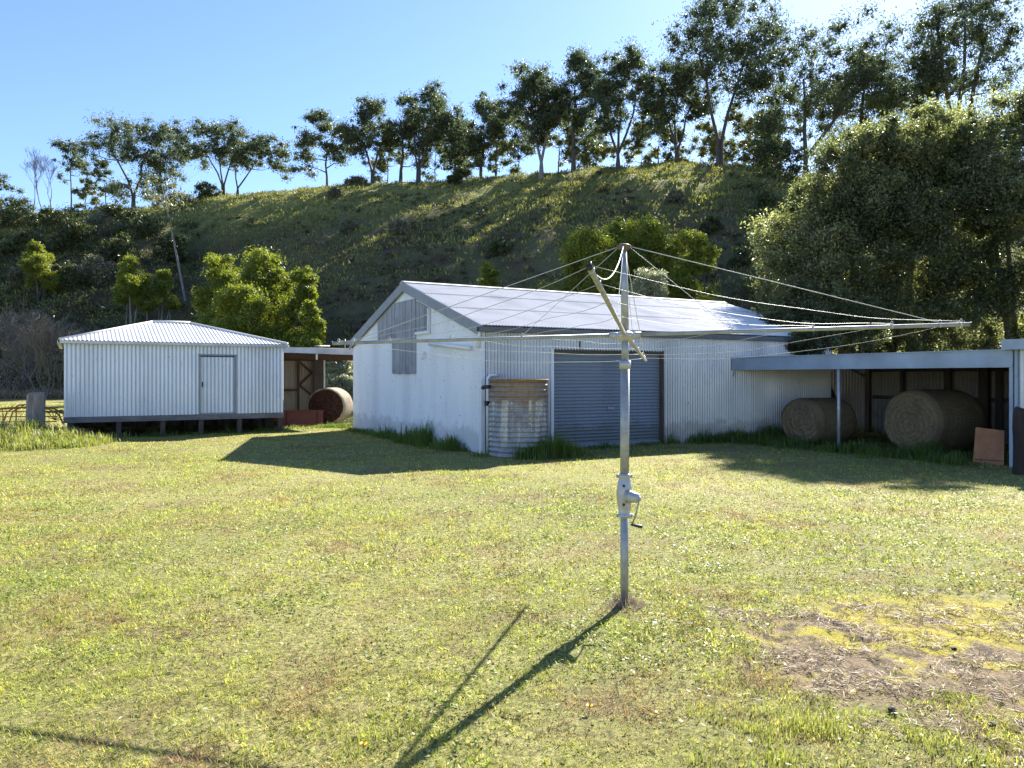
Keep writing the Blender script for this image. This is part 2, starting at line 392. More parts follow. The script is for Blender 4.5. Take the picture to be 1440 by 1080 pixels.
def build_ground():
    ys = np.concatenate([np.linspace(-30, 1, 12), np.linspace(1.5, 3.2, 16), np.linspace(3.25, 6, 70), np.linspace(6.1, 9, 26), np.linspace(9.2, 30, 90), np.linspace(31, 70, 40), np.linspace(80, 900, 24)])
    xs = np.concatenate([np.linspace(-900, -60, 18), np.linspace(-55, -16, 30), np.linspace(-15.8, 1.0, 110), np.linspace(1.04, 4.9, 90), np.linspace(5, 15.8, 70), np.linspace(16, 55, 30), np.linspace(60, 900, 18)])
    v = np.array([(x, y, ground_z(x, y)) for y in ys for x in xs]); w = len(xs)
    i, j = np.meshgrid(np.arange(len(ys)-1), np.arange(w-1), indexing='ij'); a = (i*w+j).ravel()
    o = link_mesh('ground', np_mesh('ground', v, np.stack([a, a+1, a+w+1, a+w], 1)), M['ground'], smooth=True)
    tag(o, 'mown sunlit lawn with worn mossy patches', None, None, 'structure')
    # hill, laid out by bearing so that it wraps round the paddock
    pxs = np.linspace(-700, 2100, 330); v = []
    K = 130
    for p in pxs:
        dc, yc, df = crest(p)
        for k in range(K):
            t = k/(K-1); y = df-9+(dc-df+9)*1.0*(t/.72) if t < .72 else dc+(t-.72)/.28*95
            x = (p-720)/F*y; v.append((x, y, hill_z(x, y)))
    i, j = np.meshgrid(np.arange(len(pxs)-1), np.arange(K-1), indexing='ij'); a = (i*K+j).ravel()
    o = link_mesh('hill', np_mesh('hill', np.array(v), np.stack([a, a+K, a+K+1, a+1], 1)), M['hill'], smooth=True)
    tag(o, 'steep grassy hillside rising behind the sheds', None, None, 'structure')
build_ground()

# ------------------------------------------------------------------ foliage machinery
def leaf_quads(c, d, w, nrm):
    """rhombic leaves: centre c, half-length vectors d, half-width w scalar array, normals hint"""
    side = np.cross(d, nrm); ln = np.linalg.norm(side, axis=1, keepdims=True); ln[ln < 1e-6] = 1
    side = side/ln*w[:, None]
    v = np.stack([c-d, c+side, c+d, c-side], 1).reshape(-1, 3)
    f = np.arange(len(c)*4).reshape(-1, 4)
    return v, f
def unit(rng, n):
    v = rng.normal(size=(n, 3)); return v/np.linalg.norm(v, axis=1, keepdims=True)
def clump_leaves(rng, centres, radii, per, length, width, droop=.4, shell=.5, flat=.75):
    cs = []; ns = []
    for c, r in zip(centres, radii):
        n = max(6, int(per*rng.uniform(.7, 1.3)*min(1.8, max(.35, (r/np.mean(radii))**1.6)))); u = unit(rng, n); u[:, 2] = u[:, 2]*.85+.1
        rad = np.minimum(np.abs(rng.normal(0, .62+.25*(.5-shell), n)), 1.2+rng.uniform(0, .15, n))
        cs.append(np.asarray(c)+u*rad[:, None]*np.array([r, r, r*flat])); ns.append(u)
    c = np.concatenate(cs); n = np.concatenate(ns); k = len(c)
    d = unit(rng, k); d[:, 2] -= droop; d /= np.linalg.norm(d, axis=1, keepdims=True)
    ln = length*rng.uniform(.6, 1.3, k)
    nh = n*.7+unit(rng, k)
    return leaf_quads(c, d*ln[:, None]/2, width*rng.uniform(.6, 1.2, k)/2, nh)

def grow(rng, trunk_pts, trunk_r, centres, bend=.18, tips=.03, minz=0.25):
    """branches from the trunk line to every clump centre; returns tubes"""
    nodes = []; tubes = [(trunk_pts, trunk_r)]
    for i in range(len(trunk_pts)-1):
        for t in (0, .33, .66):
            p = trunk_pts[i]*(1-t)+trunk_pts[i+1]*t; r = trunk_r[i]*(1-t)+trunk_r[i+1]*t; nodes.append((p, r))
    top = trunk_pts[-1][2]; nodes = [n for n in nodes if n[0][2] >= minz*top]
    order = sorted(range(len(centres)), key=lambda i: np.linalg.norm(centres[i][:2]-trunk_pts[-1][:2])*.6+abs(centres[i][2]-top*.55)*.5)
    for i in order:
        c = np.asarray(centres[i])
        best = min(nodes, key=lambda n: np.linalg.norm(c-n[0])+max(0, (n[0][2]-c[2]+.12*np.linalg.norm(c[:2]-n[0][:2])))*1.5+.35/(n[1]+.02)*.04)
        p, r = best; l = np.linalg.norm(c-p)
        if l < .05: continue
        r0 = min(r*.75, .018*l+tips*1.2); mid = (p+c)/2; up = np.array([0, 0, bend*l])
        jit = rng.normal(size=3)*l*.07
        a = p+(mid-p)*.55+up*-.15+jit*.6; b = mid+up*-.2+jit; e = mid+(c-mid)*.55+up*.1-jit*.3
        pts = [p, a, b, e, c]; rr = [r0, r0*.85, r0*.68, r0*.5, max(tips*.35, r0*.25)]
        tubes.append((pts, rr))
        for q, rq in zip(pts[1:], rr[1:]): nodes.append((q, rq))
    return tubes

TREE_G = 'gum trees along the ridge'
def gum_tree(px, dY, top, wl, wr, label, seed, blobs=None, base=None, nclump=34, crown_lo=.34, lean=0.0, leaf='gum_leaf', per=170,
             trunk_r=None, forks=1, group=TREE_G, name='gum_tree', csize=1.0, bark='dark_bark', leafsz=1.0):
    """px: trunk column, top: row of the treetop, wl/wr: crown edges in photo columns at the tree's distance"""
    rng = np.random.default_rng(seed)
    dc, yc, _ = crest(px); Y = dc+dY; X = at(px, Y); zb = hill_z(X, Y)-.25
    k = Y/F; H = CAMH+(HZ-top)*k-zb
    root = empty(name, (X, Y, zb), 0, label, 'tree', group)
    xl, xr = (wl-px)*k*1.14-.4, (wr-px)*k*1.14+.4; xc = (xl+xr)/2; hw = (xr-xl)/2
    if blobs is None:
        blobs = []
        nb = 4 if hw < 3.2 else 6
        for i in range(nb):
            t = (i+.5)/nb; z = crown_lo+(.93-crown_lo)*t
            span = math.sin(min(1, (t*.8+.25))*math.pi)**.6
            blobs.append((rng.uniform(-.62, .62)*span, z, rng.uniform(.34, .5), rng.uniform(.09, .14)))
        if forks == 1: blobs.append((rng.uniform(-.5, .5), max(.14, crown_lo-.12), .3, .07))
        blobs.append((-.62, crown_lo+.22, .36, .10)); blobs.append((.6, crown_lo+.26, .36, .11)); blobs.append((0.05, .9, .3, .1))
    cents = []; rad = []
    tot = sum(b[2]*b[3] for b in blobs)
    for bx, bz, bw, bh in blobs:
        n = max(3, int(round(nclump*3.15*bw*bh/tot)))
        for _ in range(n):
            u = unit(rng, 1)[0]*rng.uniform(.25, 1.12)
            x = xc+bx*hw+u[0]*bw*hw*1.1; y = u[1]*max(bw*hw, .5*hw)*.95+rng.normal()*.22*hw; z = bz*H+u[2]*bh*H*1.15
            x = min(max(x, xl+.3), xr-.3); z = min(z, H*.97)
            cents.append(np.array([x, y, z])); rad.append((.055*H+.10*hw)*.80*rng.choice((.5, .75, 1.0, 1.35))*rng.uniform(.8, 1.2)*csize)
    th = crown_lo*H+.3*H; tr = (trunk_r*.8 if trunk_r else .020*H)
    tubes = []
    fk0 = 0 if forks == 1 else rng.uniform(.16, .30)
    for fk in range(forks):
        sgn = 0 if forks == 1 else (fk/(forks-1)-.5)*2
        tp = [np.array([sgn*.15, 0, -.2])]; off = np.array([lean*H+xc*.35+sgn*hw*.38, rng.normal()*.3, th])
        for q in (.25, .5, .75, 1.0):
            tp.append(np.array([off[0]*max(0, (q-fk0)/(1-fk0))**1.1, off[1]*q, th*q])+rng.normal(size=3)*np.array([.05, .05, 0])*H*.2*(.3 < q < 1))
        rr = [tr*1.25/forks**.4, tr*.95/forks**.4, tr*.8/forks**.4, tr*.62/forks**.4, tr*.42/forks**.4]
        sel = [c for c in cents if forks == 1 or (np.argmin([abs(c[0]-((xc*.35+(g/(forks-1)-.5)*2*hw*.38)+lean*H)) for g in range(forks)]) == fk)]
        tubes += grow(rng, tp, rr, sel, .16, .04)
    mb = MB()
    for p, r in tubes: mb.tube(p, r, 5, False)
    mb.build('trunk', M[bark], root, True)
    v, f = clump_leaves(rng, cents, rad, per*.68, .36*leafsz, .13*leafsz, .6, .5, .85)
    link_mesh('crown', np_mesh('crown', v, f), M[leaf], root)
    return root

def bush(name, loc, blobs, label, cat, mat, seed, per, leaf=(.12, .05), group=None, trunk='dark_bark', stems=None, droop=.1, sub=20, cs=.46, shell=.40, stem_r=.05, inner=.55):
    """blobs: (dx, dy, z, rx, ry, rz) ellipsoids of foliage; every blob carries clumps over its surface"""
    rng = np.random.default_rng(seed); root = empty(name, loc, 0, label, cat, group)
    cents = []; rad = []
    for dx, dy, z, rx, ry, rz in blobs:
        u = unit(rng, sub)
        rr = rng.uniform(inner, .95, sub)
        for q, s in zip(u, rr):
            cents.append(np.array([dx+q[0]*rx*s, dy+q[1]*ry*s, max(.12, z+q[2]*rz*s)])); rad.append(cs*(rx*ry*rz)**(1/3)*rng.uniform(.7, 1.25))
    v, f = clump_leaves(rng, cents, rad, per, leaf[0], leaf[1], droop, shell, .9)
    link_mesh('crown', np_mesh('crown', v, f), M[mat], root)
    mb = MB()
    for dx, dy, z, rx, ry, rz in (stems or blobs):
        a = Vector((dx*.25+rng.normal()*.1, dy*.25, -.2)); c = Vector((dx, dy, z+rz*.2)); m1 = a.lerp(c, .5)+Vector((rng.normal()*.12, rng.normal()*.12, 0))*z*.4
        mb.tube([a, a.lerp(m1, .6), m1, m1.lerp(c, .5), c], [stem_r, stem_r*.85, stem_r*.7, stem_r*.5, stem_r*.25], 5, False)
    mb.build('trunk', M[trunk], root, True)
    return root

def bare_tree(name, loc, H, spread, label, mat, seed, depth=5, r0=.07, group=None, cat='tree', stems=1, fine=True):
    rng = random.Random(seed); root = empty(name, loc, 0, label, cat, group); mt = MB(); mw = MB()
    def rec(p, d, l, r, lev):
        pts = [p]; q = p; dd = d.copy()
        for _ in range(3):
            dd = (dd+Vector((rng.gauss(0, .13), rng.gauss(0, .13), rng.gauss(.03, .06)))).normalized(); q = q+dd*(l/3); pts.append(q)
        tgt = mt if lev < 2 else mw
        tgt.tube(pts, [r, r*.85, r*.72, r*.6], 5 if lev < 2 else 3, False)
        if lev >= depth: return
        n = 2 if rng.random() < .45 else 3
        for i in range(n):
            sd = Vector((rng.gauss(0, 1), rng.gauss(0, 1), rng.gauss(0, .4))).normalized()
            nd = (dd+sd*spread*rng.uniform(.5, 1.1)+Vector((0, 0, .12))).normalized()
            rec(pts[rng.choice((2, 3, 3))], nd, l*rng.uniform(.62, .85), max(r*.55, .012), lev+1)
    for s in range(stems):
        d = Vector((rng.gauss(0, .35), rng.gauss(0, .35), 1)).normalized() if stems > 1 else Vector((rng.gauss(0, .06), 0, 1)).normalized()
        rec(Vector((rng.gauss(0, .15)*(stems > 1), rng.gauss(0, .15)*(stems > 1), -.1)), d, H*.30, r0, 0)
    mt.build('trunk', M[mat], root, True); mw.build('crown', M[mat], root)
    return root

# ------------------------------------------------------------------ ridge trees
R = gum_tree
R(-6, 2, 238, -40, 16, 'dark gum cut off by the left edge on the ridge', 11, nclump=26)
R(100, 3, 196, 78, 122, 'slender gum with a small round top at the left, right of the bare trees', 12, nclump=16, crown_lo=.5, trunk_r=.14,
  blobs=[(-.1, .86, .55, .13), (.1, .68, .6, .09), (.75, .62, .35, .06), (-.8, .50, .3, .045)])
R(119, 3, 252, 104, 136, 'small pale sapling gum between the slender gum and the spreading gum', 13, nclump=14, crown_lo=.35, leaf='gum_pale', trunk_r=.1)
R(150, 4, 222, 124, 166, 'thin drooping gum just left of the big spreading gum', 14, nclump=14, crown_lo=.3, trunk_r=.10, lean=-.02,
  blobs=[(-.3, .9, .6, .07), (-.1, .68, .5, .08), (.35, .42, .5, .12)])
R(188, 2, 166, 118, 240, 'big spreading gum, the widest tree on the left part of the ridge', 15, nclump=62, crown_lo=.36, forks=2,
  blobs=[(-.55, .72, .42, .10), (-.15, .86, .45, .11), (.35, .84, .42, .12), (.1, .6, .5, .12), (.55, .55, .4, .14), (.45, .28, .35, .12), (-.15, .24, .22, .12), (-.72, .62, .24, .07)])
R(222, 5, 170, 196, 268, 'gum crowded against the right side of the big spreading gum', 16, nclump=30, crown_lo=.33)
R(314, 1, 170, 256, 348, 'round headed gum with many rising limbs right of the spreading gum', 17, nclump=54, crown_lo=.32, forks=3,
  blobs=[(-.5, .6, .42, .16), (-.05, .84, .45, .13), (.45, .8, .42, .14), (.1, .6, .55, .14), (.6, .52, .35, .16), (-.72, .74, .22, .08)])
R(334, 0, 191, 322, 397, 'low gum leaning out to the right with a domed crown', 18, nclump=36, crown_lo=.33, forks=2,
  blobs=[(0, .8, .5, .15), (.5, .74, .45, .17), (-.4, .66, .4, .14), (.72, .5, .26, .12)])
R(460, 0, 151, 420, 492, 'lone gum with tiered foliage at the left end of the main row', 19, nclump=42, crown_lo=.3, trunk_r=.2,
  blobs=[(-.1, .88, .5, .09), (.3, .72, .5, .09), (-.5, .60, .42, .08), (.35, .5, .55, .08), (-.55, .40, .4, .06), (.55, .36, .3, .05), (-.62, .22, .3, .05)])
R(524, 1, 137, 478, 566, 'gum second in the main row, its crown wider on the left', 20, nclump=50, crown_lo=.36, forks=2)
R(563, 3, 137, 536, 606, 'dense dark gum third in the main row', 21, nclump=46, crown_lo=.33)
R(588, 1, 123, 566, 646, 'tall forked gum fourth in the main row', 22, nclump=54, crown_lo=.38, forks=3)
R(640, 2, 158, 616, 662, 'shaggy gum with foliage down its stem in the middle of the row', 23, nclump=34, crown_lo=.12, trunk_r=.2,
  blobs=[(-.1, .84, .6, .12), (.1, .6, .55, .12), (.2, .34, .5, .14), (.3, .14, .6, .10)])
R(676, 2, 131, 640, 712, 'gum with a thin trunk and high crown right of the shaggy gum', 24, nclump=44, crown_lo=.33)
R(697, 4, 168, 672, 728, 'light leaved gum behind the high crowned one', 25, nclump=28, crown_lo=.3, leaf='gum_pale')
R(761, -1, 95, 702, 796, 'twin trunked gum standing forward on the crest with a broad crown', 26, nclump=70, crown_lo=.38, forks=2, bark='bark')
R(806, 0, 71, 776, 846, 'dark gum right of the twin trunked gum', 27, nclump=56, crown_lo=.38)
R(785, 7, 150, 764, 812, 'slim gum set back between the twin trunked and the dark gum', 28, nclump=22, crown_lo=.33, leaf='gum_pale', trunk_r=.12)
R(869, -1, 71, 828, 924, 'open forked gum with bare limbs at the brow of the hill', 29, nclump=60, crown_lo=.33, forks=3)
R(838, 8, 178, 816, 862, 'pale young gum behind the open forked gum', 30, nclump=22, crown_lo=.2, leaf='gum_pale', trunk_r=.09)
R(901, 9, 176, 876, 926, 'pale young gum left of the leaning limbs gum', 31, nclump=20, crown_lo=.2, leaf='gum_pale', trunk_r=.09)
R(952, 0, 84, 902, 1000, 'gum with limbs leaning out both ways beside the tallest gum', 32, nclump=56, crown_lo=.33, forks=3)
R(1012, -1, -6, 948, 1096, 'tallest gum on the ridge, touching the top of the photo', 33, nclump=84, crown_lo=.36, forks=2, trunk_r=.34,
  blobs=[(-.55, .78, .32, .09), (-.15, .72, .35, .1), (.2, .93, .3, .07), (.62, .80, .22, .05), (.35, .68, .4, .09), (-.45, .55, .35, .09), (.2, .48, .4, .09), (-.2, .9, .28, .07), (.5, .5, .3, .08)])
R(984, 10, 168, 960, 1012, 'thin sapling gum behind the tallest gum on its left', 34, nclump=18, crown_lo=.25, leaf='gum_pale', trunk_r=.08)
R(1058, 8, 160, 1030, 1094, 'bushy sapling gum behind the tallest gum on its right', 35, nclump=26, crown_lo=.15, leaf='gum_pale', trunk_r=.1)
R(1092, 6, 120, 1062, 1128, 'gum filling the gap right of the tallest gum', 36, nclump=24, crown_lo=.3)
R(1133, 0, 38, 1080, 1285, 'huge wide gum whose trunk leans to the right', 37, nclump=88, crown_lo=.36, lean=.10, trunk_r=.38, forks=2,
  blobs=[(-.6, .82, .3, .09), (-.2, .92, .3, .07), (.2, .86, .35, .1), (.55, .78, .35, .1), (-.5, .55, .35, .12), (0, .62, .4, .13), (.5, .55, .4, .12), (.8, .6, .2, .1), (-.75, .38, .22, .1)])
R(1212, 6, 78, 1160, 1262, 'gum half hidden behind the huge wide gum', 38, nclump=30, crown_lo=.42)
R(1318, 3, 62, 1278, 1350, 'dark gum standing low left of the ragged gum at right', 39, nclump=24, crown_lo=.40)
R(1350, 2, -22, 1284, 1436, 'ragged open gum rising above the hedge tree at right', 40, nclump=62, crown_lo=.5, forks=3,
  blobs=[(-.55, .82, .3, .08), (-.1, .92, .35, .07), (.35, .86, .35, .08), (-.1, .74, .35, .09), (.45, .7, .32, .07), (.8, .6, .22, .06), (-.5, .58, .3, .12), (.1, .55, .3, .08)])
for i, (px, dY, top, wl, wr, lab, lf) in enumerate((
        (545, 7, 176, 524, 568, 'low gum behind the gap between the second and third row gums', 'gum_leaf'), (612, 8, 172, 592, 636, 'low gum behind the tall forked gum', 'gum_leaf'), (656, 8, 172, 636, 676, 'low gum behind and right of the shaggy gum', 'gum_pale'),
        (728, 8, 150, 702, 752, 'mid sized gum filling the gap left of the twin trunked gum', 'gum_leaf'), (822, 9, 150, 800, 848, 'mid sized gum behind and right of the dark gum', 'gum_leaf'), (926, 8, 140, 898, 952, 'mid sized gum behind the brow of the hill', 'gum_leaf'),
        (1030, 10, 150, 1006, 1056, 'mid sized gum behind the foot of the tallest gum', 'gum_pale'), (1170, 8, 110, 1120, 1220, 'mid sized gum behind the leaning trunk', 'gum_leaf'))):
    R(px, dY, top, wl, wr, lab, 400+i, nclump=22, crown_lo=.22, leaf=lf, trunk_r=.11)
def small_on_hill(px, frac):
    dc, yc, df = crest(px); Y = df+(dc-df)*frac; X = at(px, Y); return X, Y, hill_z(X, Y)
for i, (px, dY, top, h) in enumerate(((46, 3, 222, 'leftmost'), (60, 4, 212, 'middle'), (73, 3, 220, 'rightmost'))):
    dc, yc, _ = crest(px); Y = dc+dY; X = at(px, Y); z = hill_z(X, Y)-.2; H = CAMH+(HZ-top)/F*Y-z
    bare_tree('bare_tree', (X, Y, z), H*1.02, .42, h+' of the three tall leafless trees on the far left ridge', 'twig', 60+i, 6, .10, 'leafless trees on the ridge')
for i, (px, dY, hh, w, lab, mt) in enumerate((
        (290, -1, 2.6, 2.0, 'dark rounded bush under the round headed gum', 'dark_leaf'),
        (500, 0, 1.6, 1.6, 'low grey bush beside the lone gum', 'grey_leaf'),
        (1098, -5, 4.2, 2.2, 'dark green bush at the right shoulder of the hill', 'dark_leaf'),
        (250, 0, 2.2, 3.2, 'dull scrubby bush under the big spreading gum', 'grey_leaf'),
        (1075, 4, 3.2, 2.6, 'low bushy growth under the gap filling gum', 'dark_leaf'),
        (20, 0, 3.0, 3.0, 'yellow green bush on the far left of the ridge', 'dark_leaf'),
        (640, -3, 1.7, .9, 'upright dark bush on the crest below the shaggy gum', 'dark_leaf'))):
    dc, yc, _ = crest(px); Y = dc+dY; X = at(px, Y); z = hill_z(X, Y)-.2
    bush('ridge_bush', (X, Y, z), [(-w*.35, 0, hh*.45, w*.6, w*.6, hh*.5), (w*.4, .2, hh*.4, w*.55, w*.6, hh*.45), (0, 0, hh*.65, w*.45, w*.5, hh*.35)], lab, 'bush', mt, 80+i, 80, (.3, .12))

# ------------------------------------------------------------------ shrubs and trees on and below the slope
def wattle(px, Y, top, wid, lab, seed, mat='wattle', zb=None, name='wattle_tree', n=7, lo=.25, per=430, leaf=(.19, .065), cat='tree', group='bright green wattles at the foot of the hill', trunk='dark_bark'):
    X = at(px, Y); z = max(0, hill_z(X, Y))-.1 if zb is None else zb
    H = CAMH+(HZ-top)/F*Y-z; w = wid*1.12/F*Y/2; rng = random.Random(seed); bl = []
    for i in range(n):
        t = (i+.5)/n; a = i*2.4
        zz = H*(lo+(.86-lo)*t); r = w*(.52 if t < .6 else .40)*rng.uniform(.85, 1.15)
        o = w*(.62 if t < .55 else .45*(1.25-t)/.7)
        bl.append((math.cos(a)*o, math.sin(a)*o, zz, r, r, min(r*1.1, H*.2)))
    bl.append((rng.uniform(-.2, .2)*w, 0, H*.86, w*.4, w*.4, H*.13))
    return bush(name, (X, Y, z), bl, lab, cat, mat, seed, per, leaf, group, trunk, stem_r=.09)
wattle(318, 50, 352, 96, 'bright wattle on the left of the clump behind the plank floored storeroom', 101, lo=.3)
wattle(372, 46, 346, 120, 'tallest bright wattle behind the storeroom roof', 102, n=10, lo=.15)
wattle(425, 45, 372, 66, 'bright wattle at the right end of the clump behind the carport', 103, n=6, lo=.12)
wattle(345, 43, 396, 110, 'low dark fronted wattle just behind the storeroom ridge', 104, n=7, lo=.1)
wattle(438, 40, 425, 50, 'small wattle low behind the carport roof', 105, n=4, lo=.1)
wattle(188, 66, 360, 54, 'left one of two small wattles with thin pale stems', 106, n=5, lo=.55, group='small wattles on thin stems', trunk='bark')
wattle(230, 67, 374, 34, 'right one of two small wattles with thin pale stems', 107, n=4, lo=.55, group='small wattles on thin stems', trunk='bark')
wattle(55, 75, 338, 46, 'yellow green wattle up on the scrubby left slope', 108, n=5, lo=.3)
wattle(822, 42, 314, 130, 'bright wattle left of the clothesline mast behind the big shed', 109, n=9, lo=.15)
wattle(915, 44, 298, 140, 'broad bright wattle right of the mast behind the big shed', 110, n=10, lo=.15)
wattle(980, 43, 318, 80, 'wattle at the right end of the clump behind the big shed', 111, n=6, lo=.12)
wattle(868, 46, 304, 90, 'wattle in the middle of the clump behind the big shed', 116, n=7, lo=.15)
wattle(682, 46, 366, 60, 'small dull wattle low on the slope above the shed ridge', 112, mat='wattle', n=4, lo=.2, per=180)
wattle(922, 38, 374, 100, 'pale silvery shrub peeping over the big shed roof', 113, mat='silver_leaf', name='silver_shrub', n=5, lo=.3, cat='shrub', group='shrubs behind the big shed')
wattle(484, 40, 502, 60, 'pale bush seen through the carport behind the round bale', 114, mat='silver_leaf', name='pale_bush', n=5, lo=.1, cat='bush', group='shrubs behind the big shed')
wattle(1060, 34, 430, 30, 'brown twiggy shrub by the end of the big shed roof', 115, mat='grey_leaf', name='twiggy_shrub', n=3, lo=.4, per=30, cat='shrub', group='shrubs behind the big shed', trunk='brown_twig')
X, Y = at(1066, 33), 33
bare_tree('bare_shrub', (X, Y, 0), 5.2, .55, 'leafless reddish brown shrub between the big shed and the hedge tree', 'brown_twig', 71, 5, .05, cat='shrub', stems=4)
# leaning pale sapling in the gully
X, Y, z = small_on_hill(262, .32)
rng = np.random.default_rng(5); root = empty('leaning_sapling', (X, Y, z-.2), 0, 'thin pale sapling leaning left in the gully with drooping leaves', 'tree')
kk = Y/F; tp = [np.array([0, 0, 0]), np.array([-10*kk, 0, 3.5]), np.array([-22*kk, .3, 7]), np.array([-30*kk, .2, 9.5]), np.array([-34*kk, 0, 11.2])]
cs = [np.array([(-34+dx)*kk, rng.normal()*.6, zz]) for dx, zz in ((-22, 11.4), (-8, 11.8), (12, 11.2), (24, 10.4), (0, 9.8), (18, 9.0), (-14, 10), (8, 8), (-30, 10.8), (30, 9.2))]
mb = MB()
for p, r in grow(rng, tp, [.13, .11, .09, .06, .03], cs, .1, .02): mb.tube(p, r, 5, False)
mb.build('trunk', M['bark'], root, True)
v, f = clump_leaves(rng, cs, [.85]*len(cs), 95, .4, .13, .9, .6, .9); link_mesh('crown', np_mesh('crown', v, f), M['gum_pale'], root)

# scrub on the left slope: single shrubs that stand out, then the mass
SCR = 'shrubs on the scrubby left slope'
specs = [(105, .52, 70, 3.6, 'dark_leaf', 'wide dark shrub at the centre of the left slope'), (135, .62, 60, 3.0, 'grey_leaf', 'grey green shrub above the wide dark shrub'),
         (70, .66, 70, 3.6, 'dark_leaf', 'dark shrub high on the left slope'), (30, .50, 60, 3.2, 'dark_leaf', 'dark shrub on the left slope near the photo edge'),
         (165, .46, 50, 2.8, 'dark_leaf', 'dark shrub above the two small wattles'), (200, .60, 60, 3.2, 'dark_leaf', 'dark shrub high on the slope near the gully'),
         (130, .34, 50, 3.2, 'grey_leaf', 'pale grey shrub low on the left slope'), (85, .30, 60, 3.0, 'dark_leaf', 'dark shrub low on the left slope'),
         (240, .5, 50, 3.4, 'dark_leaf', 'dark shrub at the edge of the gully'), (15, .75, 60, 3.2, 'dark_leaf', 'dark shrub near the ridge at the photo edge'),
         (160, .78, 60, 2.6, 'dark_leaf', 'dark shrub under the spreading gum'), (40, .35, 44, 2.8, 'grey_leaf', 'grey shrub low on the left slope near the edge')]
for i, (px, fr, wd, hh, mt, lab) in enumerate(specs):
    X, Y, z = small_on_hill(px, fr); w = wd/F*Y/2
    bush('slope_shrub', (X, Y, z-.3), [(-w*.5, 0, hh*.45, w*.6, w*.6, hh*.45), (w*.5, 0, hh*.5, w*.6, w*.6, hh*.5), (0, .3, hh*.7, w*.5, w*.5, hh*.35)], lab, 'shrub', mt, 140+i, 110, (.32, .12), SCR)
BT = 'leafless shrubs at the foot of the left slope'
for i, (px, Y, H, lab) in enumerate(((18, 58, 6.8, 'leafless grey shrub at the very left edge'), (62, 55, 6.6, 'leafless grey shrub second from the left edge'), (98, 57, 6.0, 'leafless grey shrub just left of the storeroom roof'),
                                    (-20, 56, 6.5, 'leafless grey shrub cut by the left edge'), (138, 60, 6.4, 'leafless grey shrub above the storeroom roof corner'), (40, 63, 7.2, 'tall leafless grey shrub behind the others'), (160, 62, 5.0, 'small leafless shrub over the storeroom roof'))):
    X = at(px, Y); bare_tree('bare_shrub', (X, Y, max(0, hill_z(X, Y))-.1), H, .75, lab, 'pale_twig', 200+i, 6, .075, BT, 'shrub', 4)
for i, (px, fr, lab, mt) in enumerate(((470, .82, 'pale tuft bush on the upper slope below the lone gum', 'grey_leaf'), (492, .5, 'small green bush alone on the mid slope', 'grey_leaf'), (948, .62, 'grey bush on the slope right of the brow', 'grey_leaf'),
                                      (1000, .5, 'dull bush on the slope above the right wattles', 'dark_leaf'), (700, .35, 'dark bush low on the slope behind the big shed', 'dark_leaf'), (560, .42, 'brownish bush in the middle of the slope', 'grey_leaf'), (1040, .35, 'dark bush under the hill shoulder', 'dark_leaf'), (1075, .6, 'dark bush near the hill shoulder', 'dark_leaf'))):
    X, Y, z = small_on_hill(px, fr); w = .9
    bush('slope_bush', (X, Y, z-.2), [(-w*.4, 0, .6, w*.6, w*.6, .6), (w*.45, 0, .7, w*.6, w*.6, .7), (0, .2, 1.1, w*.5, w*.5, .5)], lab, 'bush', mt, 240+i, 60, (.25, .1), 'small bushes on the grassed slope')
X, Y, z = small_on_hill(600, .86)
bare_tree('dead_sapling', (X, Y, z-.1), 3.0, .4, 'short dead sapling standing on the slope below the row', 'twig', 77, 3, .09)

